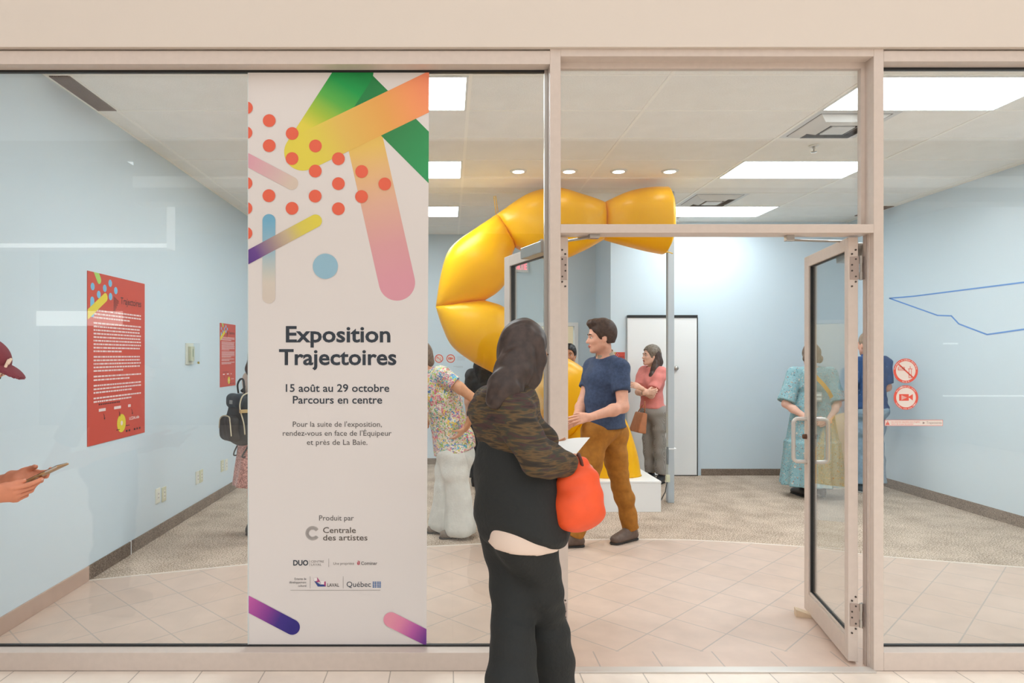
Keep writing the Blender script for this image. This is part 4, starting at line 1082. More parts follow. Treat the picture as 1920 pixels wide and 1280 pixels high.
    def head(s, S_):
        k = s.k; H_ = s.H; R = np.stack([s.hf, s.hs, s.hu])
        S_.ell(H_(-.012, 0, .032), A(.098, .076, .092) * k, R, .02)
        S_.ell(H_(.028, 0, -.035), A(.066, .060, .085) * k, R, .03)
        for q in (1, -1):
            S_.cap(H_(.0, q * .05, -.062), H_(.066, q * .014, -.100), .022 * k, .019 * k, .03)
            S_.cap(H_(.055, q * .042, -.03), H_(.072, q * .034, -.036), .022 * k, .018 * k, .02)    # cheeks
            S_.ell(H_(-.008, q * .076, -.022), A(.021, .008, .031) * k, R, .006)                     # ears
            S_.ell(H_(.094, q * .032, -.004), A(.014, .019, .012) * k, R, .012, 's')                 # eye sockets
        S_.cap(H_(.080, .036, .014), H_(.080, -.036, .014), .013 * k, .013 * k, .018)               # brow
        S_.cap(H_(.088, 0, .004), H_(.111, 0, -.036), .008 * k, .0125 * k, .010)                    # nose
        for q in (1, -1): S_.sph(H_(.100, q * .010, -.040), .0085 * k, .006)
        S_.cap(H_(.089, .017, -.066), H_(.089, -.017, -.066), .0075 * k, .0075 * k, .008)
        S_.cap(H_(.0955, .006, -.064), H_(.0955, -.006, -.064), .006 * k, .006 * k, .006)
        S_.cap(H_(.089, .014, -.077), H_(.089, -.014, -.077), .0075 * k, .0075 * k, .008)
        S_.sph(H_(.080, 0, -.104), .018 * k, .016)
    def face(s, iris=(70, 50, 40), brow=(50, 38, 32), lip=(176, 96, 86)):
        k = s.k; R = np.stack([s.hf, s.hs, s.hu])
        for q in (1, -1):
            c = Vector(s.H(.0765, q * .032, -.003)); mb = MB()
            mb.lathe([(.0005, .0125), (.006, .0108), (.0105, .006), (.012, 0), (.0105, -.006), (.0005, -.012)], n=14)
            rot = Matrix((tuple(s.hs), tuple(-s.hu), tuple(s.hf))).transposed().to_4x4()
            mb.v = [tuple(v * k for v in p) for p in mb.v]; mb.xform(Matrix.Translation(c) @ rot)
            e = mb.build('eye', mat('eye_white', (226, 222, 216), .25), s.root, True)
            mb = MB().lathe([(.0005, .0), (.0052, .0), (.0056, -.002)], n=14); mb.v = [tuple(v * k for v in p) for p in mb.v]
            mb.xform(Matrix.Translation(Vector(s.H(.0765 + .0128, q * .032, -.003))) @ rot); mb.build('iris', mat('iris_%d' % iris[0], iris, .2), e, True)
            B_ = Solid(); B_.path([s.H(.094, q * .014, .016), s.H(.0935, q * .032, .023), s.H(.083, q * .052, .018)], [.0042 * k, .0048 * k, .003 * k], .003)
            solid_obj('eyebrow', [B_.mesh(.003)], mat('brow_%d' % brow[0], brow, .8), s.root, 1)
        L_ = Solid(); L_.path([s.H(.090, .021, -.070), s.H(.1015, .006, -.066), s.H(.1015, -.006, -.066), s.H(.090, -.021, -.070)], [.003 * k, .0052 * k, .0052 * k, .003 * k], .003)
        L_.path([s.H(.090, .018, -.073), s.H(.0985, 0, -.0765), s.H(.090, -.018, -.073)], [.003 * k, .006 * k, .003 * k], .003)
        solid_obj('lips', [L_.mesh(.003)], mat('lips_%d' % lip[0], lip, .45), s.root, 1)
    def hair_cap(s, S_, t=.014, low=-.03, front=.05):
        """short hair hugging the skull; cleared from the face"""
        k = s.k; R = np.stack([s.hf, s.hs, s.hu])
        S_.ell(s.H(-.016, 0, .034), (A(.098, .076, .094) + t) * k, R, .02)
        S_.ell(s.H(-.045, 0, -.01), (A(.062, .068, .075) + t * .6) * k, R, .02)
        return S_
    def face_clear(s, S_, f0=.055, top=.055, ear=True):
        """remove hair in front of the face"""
        k = s.k; R = np.stack([s.hf, s.hs, s.hu])
        S_.ell(s.H(f0 + .055, 0, top - .12), A(.085, .11, .13) * k, R, .012, 's'); return S_
    def part(s, name, S_, m, h=.008, relax=2, parent=None): return solid_obj(name, [S_.mesh(h)], m, parent or s.root, relax)
    def shoe(s, q, m, sole=None, L=1.0, h=.006, boot=0.0, heel=0.0):
        k = s.k; an, toe = s.J['an' + q], s.J['toe' + q]; f = toe - an; zz = min(toe[2], an[2]) - .03 * k
        f = nrm(A(f[0], f[1], 0)); sd = np.cross(A(0, 0, 1), f); t0 = A(toe[0], toe[1], 0); z = toe[2] - .03 * k
        S_ = Solid(); heelp = A(an[0], an[1], 0) - f * .035 * k
        S_.ecap(heelp + A(0, 0, z + .045 * k), t0 + f * .02 * k + A(0, 0, z + .035 * k), (.038 * k, .040 * k), (.044 * k, .036 * k), sd, .02)
        S_.cap(an + A(0, 0, .0), t0 - f * .02 * k + A(0, 0, z + .045 * k), .046 * k, .034 * k, .03)
        if boot: S_.cap(an, an + nrm(s.J['kn' + q] - an) * boot, .047 * k, .052 * k, .02)
        else: S_.cut(an + A(0, 0, .025 * k), (0, 0, 1), .004)
        S_.cut(A(0, 0, z + .012 * k), (0, 0, -1), .003)
        o = s.part('shoe', S_, m, h, 1)
        B_ = Solid(); B_.ecap(heelp + A(0, 0, z + .008), t0 + f * .021 * k + A(0, 0, z + .008), (.0375 * k, .2), (.0425 * k, .2), sd, 0)
        B_.cut(A(0, 0, z + .016 * k), (0, 0, 1), .002); B_.cut(A(0, 0, z + .0005), (0, 0, -1), .002)
        B_.lo[2] = z - .02; B_.hi[2] = z + .05
        solid_obj('sole', [B_.mesh(h)], sole or mat('sole_dark', (44, 40, 38), .7), o, 1)
        return o
# ================================ PEOPLE ======================================================
def local(P_, px, py, y):
    """photo pixel at distance y -> the person's local frame"""
    w_ = W(px, py, y) - Vector(P_[0]); a = math.radians(-P_[1]); c, s_ = math.cos(a), math.sin(a)
    return A(w_.x * c - w_.y * s_, w_.x * s_ + w_.y * c, w_.z)
def make(label, loc, facing, height, skin, female=False, pose=None, wp=None, build=1.0, group=None):
    pose = dict(pose or {}); k = height / 1.75
    for a, v in (wp or {}).items(): pose[a] = tuple(local((loc, facing), *v) / k)
    for a in pose:
        if a[:2] == 'an' or a[:3] == 'toe': pose[a] = (pose[a][0], pose[a][1], .085 if a[:2] == 'an' else .03)
    return Person(label, loc, facing, height, skin, female, pose, build=build, group=group)
def worlddir(facing, v):
    a = math.radians(-facing); c, s_ = math.cos(a), math.sin(a); return (v[0] * c - v[1] * s_, v[0] * s_ + v[1] * c, v[2])
def skin(name, c): return mat('skin_' + name, c, .5, noise=.05, nscale=30, spec=.35)
def floral(name, base, cols, scale, dens=.35, warpamt=.3):
    m = bpy.data.materials.new(name); m.use_nodes = True; nt = m.node_tree; b = nt.nodes['Principled BSDF']; L_ = nt.links.new
    tc = nt.nodes.new('ShaderNodeTexCoord'); no = nt.nodes.new('ShaderNodeTexNoise'); no.inputs['Scale'].default_value = scale * .6
    mx0 = nt.nodes.new('ShaderNodeMix'); mx0.data_type = 'VECTOR'; mx0.inputs[0].default_value = warpamt * .2
    L_(tc.outputs['Object'], no.inputs[0]); L_(tc.outputs['Object'], mx0.inputs[4]); L_(no.outputs['Color'], mx0.inputs[5])
    vo = nt.nodes.new('ShaderNodeTexVoronoi'); vo.inputs['Scale'].default_value = scale; L_(mx0.outputs[1], vo.inputs[0])
    sp = nt.nodes.new('ShaderNodeSeparateColor'); L_(vo.outputs['Color'], sp.inputs[0])
    r = nt.nodes.new('ShaderNodeValToRGB'); r.color_ramp.interpolation = 'CONSTANT'; cr = r.color_ramp
    while len(cr.elements) < len(cols): cr.elements.new(.5)
    for i, (e_, c) in enumerate(zip(cr.elements, cols)): e_.position = i / len(cols); e_.color = lin(c)
    L_(sp.outputs[0], r.inputs[0])
    lt = nt.nodes.new('ShaderNodeMath'); lt.operation = 'LESS_THAN'; lt.inputs[1].default_value = dens; L_(vo.outputs['Distance'], lt.inputs[0])
    mx = nt.nodes.new('ShaderNodeMix'); mx.data_type = 'RGBA'; mx.inputs[6].default_value = lin(base); L_(lt.outputs[0], mx.inputs[0]); L_(r.outputs[0], mx.inputs[7]); L_(mx.outputs[2], b.inputs['Base Color'])
    b.inputs['Roughness'].default_value = .8; return m
def check(name, c1, c2, scale):
    m = bpy.data.materials.new(name); m.use_nodes = True; nt = m.node_tree; b = nt.nodes['Principled BSDF']; L_ = nt.links.new
    tc = nt.nodes.new('ShaderNodeTexCoord'); f = []
    for d_ in ('X', 'Y', 'Z'):
        w_ = nt.nodes.new('ShaderNodeTexWave'); w_.bands_direction = d_; w_.inputs['Scale'].default_value = scale; w_.inputs['Distortion'].default_value = .6; L_(tc.outputs['Object'], w_.inputs[0]); f.append(w_)
    a1 = nt.nodes.new('ShaderNodeMath'); a1.operation = 'ADD'; a2 = nt.nodes.new('ShaderNodeMath'); a2.operation = 'ADD'
    L_(f[0].outputs['Fac'], a1.inputs[0]); L_(f[1].outputs['Fac'], a1.inputs[1]); L_(a1.outputs[0], a2.inputs[0]); L_(f[2].outputs['Fac'], a2.inputs[1])
    mr = nt.nodes.new('ShaderNodeMapRange'); mr.inputs[1].default_value = .7; mr.inputs[2].default_value = 2.3; L_(a2.outputs[0], mr.inputs[0])
    mx = nt.nodes.new('ShaderNodeMix'); mx.data_type = 'RGBA'; mx.inputs[6].default_value = lin(c1); mx.inputs[7].default_value = lin(c2); L_(mr.outputs[0], mx.inputs[0]); L_(mx.outputs[2], b.inputs['Base Color'])
    b.inputs['Roughness'].default_value = .85; return m
# garments ------------------------------------------------------------------------------------------
def pants(P, m, inf=.014, taper=.012, waist=.12, cuff=.02, wr=.003, straight=0.0, h=.008, name='trousers'):
    S_ = Solid(); J, k = P.J, P.k
    i = inf; pw = (.158, .112) if not P.fem else (.165, .115); ww = (.142, .1) if not P.fem else (.126, .094)
    S_.ecap(J['pelvis'] - A(0, 0, .04 * k), J['pelvis'] + A(0, 0, .14 * k), (pw[0] * k * P.b + i, pw[1] * k * P.b + i), (ww[0] * k * P.b + i, ww[1] * k * P.b + i), P.pdir, .04)
    for q in 'LR':
        S_.ell(J['hip' + q] + A(-.05 * k, 0, -.01 * k), A(.09, .085, .10) * k * P.b + i, None, .05)
        kn, an = J['kn' + q], J['an' + q]; T_ = Solid(); P.leg(T_, q, inf, taper)
        if straight: T_.cap(kn, an, .06 * k + inf, .045 * k + inf + straight, .03)
        d = nrm(an - kn); T_.cut(an - d * cuff, d, .003); S_.comp(T_, .035)
    S_.wrinkle(wr, 34, (.25, .2, 1) if straight < .03 else (1, .8, .15), 3)
    S_.cut(J['pelvis'] + A(0, 0, waist * k), (0, 0, 1))
    return P.part(name, S_, m, h, 2)
def top(P, m, inf=.012, sleeve=.6, hem=-.06, hemcut=None, wr=.0025, neck=.062, h=.008, name='shirt', puff=0, loose=0, freq=42, seed=1, sl_inf=None):
    S_ = Solid(); J, k = P.J, P.k
    P.torso(S_, inf)
    if loose: S_.ecap(J['chest'], J['pelvis'] + A(0, 0, hem * k), (.15 * k * P.b + inf, .115 * k + inf), (.165 * k * P.b + inf + loose, .125 * k + inf + loose), P.pdir, .05)
    for q in 'LR':
        sh, el, wrr = J['sh' + q], J['el' + q], J['wr' + q]; T_ = Solid(); P.arm(T_, q, sl_inf or inf + .003, sleeve)
        if puff: T_.sph(sh + (el - sh) * .28, .058 * k + puff, .04)
        if sleeve <= 1: p = sh + (el - sh) * sleeve; d = nrm(el - sh)
        else: p = el + (wrr - el) * (sleeve - 1); d = nrm(wrr - el)
        T_.cut(p, d, .003); S_.comp(T_, .03)
    S_.wrinkle(wr, freq, (.3, .35, 1), seed)
    S_.cut(J['pelvis'] + A(0, 0, hem * k), hemcut or (0, 0, -1))
    ax = nrm(J['head'] - J['neck'])
    S_.cap(J['neck'] - ax * .01 * k + nrm(A(P.hf[0], P.hf[1], 0)) * .012 * k, J['neck'] + ax * .12 * k, neck * k, (neck + .01) * k, .01, 's')
    return P.part(name, S_, m, h, 2)
def collar(P, m, r=.068, hgt=.042):
    S_ = Solid(); J, k = P.J, P.k; ax = nrm(J['head'] - J['neck']); c = J['neck'] + ax * .012 * k
    S_.cap(c - ax * .02 * k, c + ax * hgt * k, (r + .012) * k, (r + .002) * k, 0); S_.cap(c - ax * .05 * k, c + ax * .08 * k, r * k, (r - .006) * k, .004, 's')
    S_.cut(c + ax * hgt * k, ax, .004); S_.ell(c + nrm(A(P.hf[0], P.hf[1], 0)) * .075 * k + ax * .01 * k, A(.05, .028, .06) * k, np.stack([P.hf, P.hs, P.hu]), .006, 's')
    return P.part('collar', S_, m, .005, 1)

# ---- the man in the navy polo, walking left past the plinth ---------------------------------------------
sk_m = skin('fair', (222, 166, 142))
loc, fc = (1.27, 2.28, 0), 205
P6 = make('person in navy polo and mustard trousers striding left through the doorway', loc, fc, 1.83, sk_m, False,
          dict(hf=(.90, -.42, -.10), shL=(-.015, .165, 1.372), shR=(-.015, -.165, 1.372)), dict(anL=(1079, 1000, 2.17), knL=(1102, 912, 2.16), toeL=(1052, 1014, 2.16), anR=(1183, 996, 2.36), knR=(1164, 912, 2.34), toeR=(1157, 1014, 2.26),
          elL=(1168, 763, 2.02), wrL=(1106, 782, 1.86), elR=(1094, 752, 2.36), wrR=(1078, 790, 2.10), hipL=(1114, 812, 2.19), hipR=(1146, 812, 2.36), head=(1127, 630, 2.22), neck=(1135, 671, 2.27)))
P6.hands = [('L', dict(d=worlddir(fc, (-.9, -.2, -.15)), n=worlddir(fc, (.1, .9, -.3)), s=worlddir(fc, (-.3, 0, 1)), curl=(.3, .35, .4, .45))),
            ('R', dict(d=worlddir(fc, (-.8, -.3, -.4)), n=worlddir(fc, (.1, -.9, -.3)), s=worlddir(fc, (-.3, 0, 1)), curl=(.4, .5, .5, .5)))]
P6.body(); P6.face((80, 96, 110), (70, 50, 38))
hs = Solid(); P6.hair_cap(hs, .012); hs.ell(P6.H(.045, 0, .105), A(.06, .06, .035) * P6.k, np.stack([P6.hf, P6.hs, P6.hu]), .02); P6.face_clear(hs, .045, .058); hs.wrinkle(.002, 120, (0, 1, .3)); hs.cut(P6.H(-.02, 0, -.062), -P6.hu)
P6.part('hair', hs, mat('hair_brown', (64, 44, 34), .6, noise=.3, nscale=60), .005)
navy = mat('polo_navy', (58, 72, 100), .85, noise=.18, nscale=45, bump=.2, bscale=300)
pl = top(P6, navy, .014, .62, -.05, seed=4, name='polo_shirt', loose=.004); collar(P6, mat('polo_collar', (176, 160, 140), .8))
pants(P6, mat('mustard_cotton', (166, 108, 34), .85, noise=.12, nscale=25, bump=.2, bscale=200), .014, .016, .09, .0, .0035)
M_boot = mat('boot_leather', (104, 86, 76), .55, noise=.12, nscale=40)
for q in 'LR': P6.shoe(q, M_boot, boot=.07, h=.006)

# ---- the woman in pink, arms crossed -------------------------------------------------------------------------
loc, fc = (2.43, 4.90, 0), 205
P7 = make('person in pink short sleeved jumper and grey checked trousers, arms crossed by the post', loc, fc, 1.66, skin('light', (226, 180, 158)), True,
          dict(hf=(.95, -.22, .03)), dict(elL=(1221, 741, 4.66), wrL=(1201, 727, 4.58), elR=(1197, 735, 4.86), wrR=(1211, 737, 4.58), anL=(1240, 890, 4.92), knL=(1236, 828, 4.88), toeL=(1232, 899, 4.80), anR=(1221, 884, 5.06), knR=(1216, 825, 5.0), toeR=(1212, 889, 4.97),
          hipL=(1236, 775, 4.84), hipR=(1218, 775, 4.98)))
P7.hands = [('L', dict(d=worlddir(fc, (-.9, .1, .35)), n=worlddir(fc, (.1, .9, -.3)), s=worlddir(fc, (-.2, .2, 1)), curl=(.5, .5, .5, .5))),
            ('R', dict(d=worlddir(fc, (.9, -.1, .1)), n=worlddir(fc, (0, .9, .2)), s=worlddir(fc, (.2, 0, 1)), curl=(.5, .5, .5, .5)))]
P7.body(); P7.face((80, 70, 60), (80, 66, 56))
hm = mat('hair_dark_brown', (70, 52, 46), .55, noise=.35, nscale=50); hg = mat('hair_grey_roots', (118, 106, 94), .6, noise=.3, nscale=60)
hs = Solid(); P7.hair_cap(hs, .016); P7.face_clear(hs, .05, .06); hs.wrinkle(.0025, 110, (.2, 1, 0)); P7.part('hair', hs, hg, .006)
hl = Solid()
for f, l, u, r in ((-.06, .05, -.02, .055), (-.02, .075, -.06, .04)): pass
hl.path([P7.H(-.05, .03, .02), P7.H(-.06, .05, -.08), P7.H(-.02, .09, -.17), P7.H(.02, .11, -.25), P7.H(.045, .12, -.32)], [.062, .058, .048, .042, .022], .03)
hl.path([P7.H(-.06, -.03, .02), P7.H(-.08, -.04, -.09), P7.H(-.09, -.04, -.18)], [.06, .056, .03], .03); hl.wrinkle(.004, 90, (1, .2, .15)); P7.part('long_hair', hl, hm, .006)
pink = mat('pink_knit', (226, 138, 132), .85, bump=.35, bscale=160, noise=.05, nscale=20)
tp = top(P7, pink, .015, .72, .0, puff=.02, seed=6, name='jumper', sl_inf=.024)
pants(P7, check('grey_check', (122, 118, 114), (172, 167, 161), 60), .010, .016, .05, .035, .003, .012)
wt = Solid(); w0 = P7.J['wrR']; e0 = P7.J['elR']; wt.cap(w0 + (e0 - w0) * .12, w0 + (e0 - w0) * .2, .034, .034, 0); P7.part('wristwatch', wt, mat('watch_black', (40, 36, 36), .4), .005, 1)
for q in 'LR': P7.shoe(q, mat('shoe_black', (40, 38, 40), .4))
bag = thing('shoulder_bag', 'tan leather bag hanging at the hip of the pink jumper wearer', 'bag', tuple(W(1199, 790, 4.78)))
mb = MB().rbox(-.055, .055, -.13, .13, -.13, .11, .02, 3); 
mb.v = [(x * (1 - .5 * (z + .13) / .24) , y * (1 - .15 * (z + .13) / .24), z) for x, y, z in mb.v]
mb.build('pouch', mat('tan_leather', (186, 120, 82), .5, noise=.08, nscale=20), bag, True); bag.rotation_euler = (0, math.radians(12), math.radians(10))
st = W(1236, 690, 4.80) - W(1199, 790, 4.78)
rinv = bag.rotation_euler.to_matrix().inverted()
MB().tube([(0, -.09, .10), rinv @ (W(1209, 752, 4.64) - W(1199, 790, 4.78))], .007, 8).tube([(0, .09, .10), rinv @ (W(1209, 752, 4.9) - W(1199, 790, 4.78))], .007, 8).build('strap', mat('tan_leather', ()), bag, True)

# ---- the woman in the teal flowered dress, hands clasped behind her back ----------------------------------------
loc, fc = (3.945, 4.15, 0), 86
P9 = make('person in teal flowered long dress seen from behind, hands clasped behind the back', loc, fc, 1.66, skin('pale', (226, 182, 164)), True,
          dict(hf=(1, .05, -.02)), dict(elL=(1473, 757, 4.08), wrL=(1521, 789, 3.93), elR=(1570, 757, 4.06), wrR=(1552, 791, 3.93), shL=(1489, 700, 4.15), shR=(1556, 700, 4.15)), build=1.12)
P9.hands = [('L', dict(d=worlddir(fc, (.9, 0, -.25)), n=worlddir(fc, (0, -.7, .5)), s=worlddir(fc, (.2, -.3, 1)), curl=(.5, .5, .6, .6))),
            ('R', dict(d=worlddir(fc, (-.9, 0, -.25)), n=worlddir(fc, (0, -.9, .3)), s=worlddir(fc, (-.2, -.3, 1)), curl=(.6, .6, .6, .6)))]
P9.body(); P9.face((90, 70, 50), (90, 70, 54))
hb = mat('hair_ash_brown', (112, 90, 74), .6, noise=.35, nscale=60)
hs = Solid(); P9.hair_cap(hs, .017); hs.sph(P9.H(-.04, .07, -.035), .04, .03).sph(P9.H(-.04, -.075, -.045), .042, .03); P9.face_clear(hs, .045, .055); hs.wrinkle(.002, 120, (.1, 1, .3)); P9.part('hair', hs, hb, .006)
hn = Solid(); hn.sph(P9.H(-.05, .0, .135), .03, .0).sph(P9.H(-.065, .015, .15), .022, .015); hn.wrinkle(.002, 150, (1, .4, .3)); P9.part('hair_bun', hn, hb, .005)
teal = floral('teal_flowers', (132, 170, 178), ((150, 84, 70), (198, 150, 110), (70, 110, 120), (220, 200, 180), (64, 104, 112)), 62, .30)
S_ = Solid(); P9.torso(S_, .014); J = P9.J; k = P9.k
for q in 'LR':
    sh, el = J['sh' + q], J['el' + q]; T_ = Solid(); T_.path([sh, sh + (el - sh) * .95], [.07, .092], .04); T_.cut(sh + (el - sh) * .93, el - sh, .003); S_.comp(T_, .04)
S_.loft([(1.10, 0, 0, .125, .165), (.98, -.02, 0, .165, .20), (.62, -.02, 0, .215, .255), (.60, -.02, 0, .235, .275), (.14, -.02, 0, .27, .315), (.13, -.02, 0, .27, .315)], .05, 14, .016)
S_.wrinkle(.002, 40, (1, .4, .4), 5); ax = nrm(J['head'] - J['neck']); S_.cap(J['neck'] - ax * .01, J['neck'] + ax * .12, .06, .075, .01, 's')
P9.part('dress', S_, teal, .008)
for q in 'LR': P9.shoe(q, mat('shoe_black', ()))
bl = Solid(); z0 = local((loc, fc), 1530, 768, 4.0)[2]; bl.loft([(z0 - .03, 0, 0, .150, .178), (z0 + .03, 0, 0, .146, .172)], 0); P9.part('belt', bl, mat('belt_grey', (104, 116, 116), .6), .006)
ys = mat('strap_yellow', (214, 160, 50), .6)
cb = thing('crossbody_bag', 'mustard crossbody strap with a small grey box across the teal dress', 'bag', loc, math.radians(fc))
pts = [local((loc, fc), *q) for q in ((1517, 690, 4.00), (1528, 704, 3.950), (1545, 722, 3.925), (1554, 734, 3.93), (1560, 745, 3.96))]
mb = MB()
for i in range(len(pts) - 1):
    a, b = Vector(pts[i]), Vector(pts[i + 1]); u = Vector((0, -.72, .69)).normalized() * .02
    mb.add([a + u, b + u, b - u, a - u] + [v + Vector((.006, 0, 0)) for v in (a + u, b + u, b - u, a - u)], [(0, 1, 2, 3), (7, 6, 5, 4), (0, 4, 5, 1), (2, 6, 7, 3), (0, 3, 7, 4), (1, 5, 6, 2)])
mb.build('strap', ys, cb)
c = Vector(local((loc, fc), 1531, 744, 3.93))
MB().rbox(c.x - .02, c.x + .03, c.y - .055, c.y + .055, c.z - .05, c.z + .05, .008).build('box', mat('box_grey', (150, 158, 156), .5), cb)
MB().rbox(c.x - .024, c.x - .018, c.y - .04, c.y + .04, c.z + .008, c.z + .034, .002).rbox(c.x - .024, c.x - .018, c.y - .04, c.y + .04, c.z - .032, c.z - .006, .002).build('panel', mat('panel_light', (206, 212, 208), .5), cb)

# ---- the man in the blue shirt beside her ------------------------------------------------------------------------
loc, fc = (4.715, 4.40, 0), 95
P10 = make('person in dark blue shirt and pale jeans seen from behind at the right wall', loc, fc, 1.80, skin('fair', ()), False,
           dict(hf=(1, .1, -.05), elL=(-.08, .235, 1.14), wrL=(.12, .16, 1.02), elR=(-.02, -.205, 1.14), wrR=(.16, -.08, 1.04)))
P10.hands = [('L', dict(d=(.8, -.6, .1), n=(-.3, -.6, .3), s=(0, 0, 1))), ('R', dict(d=(.8, .6, .1), n=(-.3, .6, .3), s=(0, 0, 1)))]
P10.body(); P10.face()
hs = Solid(); P10.hair_cap(hs, .007); P10.face_clear(hs, .045, .058); hs.cut(P10.H(-.02, 0, -.05), -P10.hu); P10.part('hair', hs, mat('hair_grey_blond', (150, 128, 108), .7, noise=.25, nscale=80), .006)
top(P10, floral('blue_shirt', (46, 80, 128), ((150, 170, 200), (38, 66, 112), (64, 100, 150), (36, 62, 106)), 40, .16), .016, .85, -.04, wr=.004, loose=.01, seed=9)
collar(P10, mat('collar_blue', (40, 78, 140), .8))
pants(P10, mat('pale_denim', (140, 164, 182), .85, noise=.1, nscale=30, bump=.2, bscale=200), .016, .02, .10, .015, .004, .018, name='jeans')
for q in 'LR': P10.shoe(q, mat('sneaker_grey', (84, 98, 108), .6), mat('sole_white', (200, 200, 196), .6))

# ---- the woman with the backpack, mostly behind the banner -------------------------------------------------------
loc, fc = (-1.60, 2.50, 0), 45
P2 = make('person in pink sequinned skirt behind the banner, black backpack on the back', loc, fc, 1.66, skin('light', ()), True)
P2.hands = [('L', dict(n=(0, -1, 0), s=(1, 0, 0))), ('R', dict(n=(0, 1, 0), s=(1, 0, 0)))]
P2.body(); P2.face()
hs = Solid(); P2.hair_cap(hs, .014); P2.face_clear(hs); hs.path([P2.H(-.06, 0, 0), P2.H(-.09, 0, -.12), P2.H(-.07, 0, -.2)], [.06, .06, .04], .03); P2.part('hair', hs, hm, .008)
top(P2, mat('cream_top', (214, 200, 186), .8), .012, .7, -.02)
sq = bpy.data.materials.new('pink_sequins'); sq.use_nodes = True; nt = sq.node_tree; b = nt.nodes['Principled BSDF']
vo = nt.nodes.new('ShaderNodeTexVoronoi'); vo.inputs['Scale'].default_value = 130; tc = nt.nodes.new('ShaderNodeTexCoord'); nt.links.new(tc.outputs['Object'], vo.inputs[0])
r = nt.nodes.new('ShaderNodeValToRGB'); r.color_ramp.elements[0].color = lin((140, 74, 70)); r.color_ramp.elements[1].color = lin((240, 176, 160)); sp = nt.nodes.new('ShaderNodeSeparateColor')
nt.links.new(vo.outputs['Color'], sp.inputs[0]); nt.links.new(sp.outputs[0], r.inputs[0]); nt.links.new(r.outputs[0], b.inputs['Base Color']); b.inputs['Roughness'].default_value = .3; b.inputs['Metallic'].default_value = .35
S_ = Solid(); S_.loft([(1.02, 0, 0, .12, .15), (.90, -.01, 0, .16, .18), (.80, -.01, 0, .17, .19), (.44, -.02, 0, .205, .215)], 0, 9, .008); P2.part('skirt', S_, sq, .008)
for q in 'LR': P2.shoe(q, mat('shoe_black', ()))
# backpack: local x away from the wearer's back
bo = W(440, 778, 2.33)
bp_ = thing('backpack', 'black backpack with pale zip piping beside the banner edge', 'backpack', tuple(bo), math.radians(180 + fc))
blk = mat('nylon_black', (42, 46, 50), .6, noise=.15, nscale=30, bump=.15, bscale=120)
def side(py): return (778 - py) / F * (D + 2.36)
def rb(c, hf, r):     # rounded block distance
    c, hf = np.asarray(c, float), np.asarray(hf, float) - r
    def f(P_):
        q = np.abs(P_ - c) - hf; return np.sqrt((np.maximum(q, 0) ** 2).sum(1)) + np.minimum(q.max(1), 0) - r
    return f
def block(S_, c, hf, r, k=.02): S_._bb(np.asarray(c, float), max(hf) + .03); S_.p.append((rb(c, hf, r), k, 'u')); return S_
S_ = Solid(); block(S_, (-.075, 0, side(785)), (.085, .145, .205), .075); S_.ell((-.03, 0, side(800)), (.085, .15, .15), None, .05); S_.wrinkle(.003, 40, (1, .3, .6), 2)
mb_ = solid_obj('main_bag', [S_.mesh(.007)], blk, bp_)
S_ = Solid(); block(S_, (.035, 0, side(802)), (.055, .118, .105), .05); S_.wrinkle(.003, 50, (.3, 1, .6), 4); pk = solid_obj('front_pocket', [S_.mesh(.006)], mat('nylon_charcoal', (56, 52, 51), .6), bp_)
S_ = Solid(); block(S_, (-.02, 0, side(752)), (.05, .125, .062), .045); S_.wrinkle(.001, 40, (.3, 1, .6), 7); solid_obj('top_flap', [S_.mesh(.006)], mat('nylon_navy', (44, 54, 64), .55), bp_)
zp = mat('piping_cream', (214, 204, 178), .5)
arcp = [(.088, -.095, side(802)), (.086, -.085, side(786)), (.080, -.06, side(780)), (.078, 0, side(778)), (.080, .06, side(780)), (.086, .085, side(786)), (.088, .10, side(800)), (.086, .108, side(814))]
MB().tube(soft(arcp), .005, 6).build('zip_piping', zp, pk, True)
MB().tube(soft([(-.05, .143, side(735)), (.0, .128, side(742)), (.022, .128, side(762)), (.0, .148, side(790)), (-.01, .150, side(812))]), .0055, 6).build('side_piping', zp, bp_, True)
MB().tube(soft([(-.06, -.05, side(738)), (-.05, -.045, side(722)), (-.06, -.02, side(712)), (-.065, .02, side(712)), (-.06, .045, side(722)), (-.06, .05, side(738))]), .008, 8).build('carry_handle', blk, bp_, True)
for s_ in (1, -1):
    MB().tube(soft([(-.10, s_ * .07, side(735)), (-.20, s_ * .085, side(722)), (-.28, s_ * .09, side(735))]), .014, 8).build('shoulder_strap', blk, bp_, True)
    MB().tube(soft([(-.10, s_ * .09, side(828)), (-.045, s_ * .08, side(846)), (-.03, s_ * .07, side(855)), (-.07, s_ * .07, side(853)), (-.10, s_ * .075, side(834))]), .006, 6).build('loose_strap', blk, bp_, True)
MB().box(.026, .036, -.022, .022, side(757), side(750)).build('emblem', mat('emblem_grey', (150, 156, 158), .4), bp_)
MB().rbox(-.04, .03, .13, .156, side(772), side(766), .002).build('side_tab', mat('tab_tan', (196, 166, 116), .5), bp_)
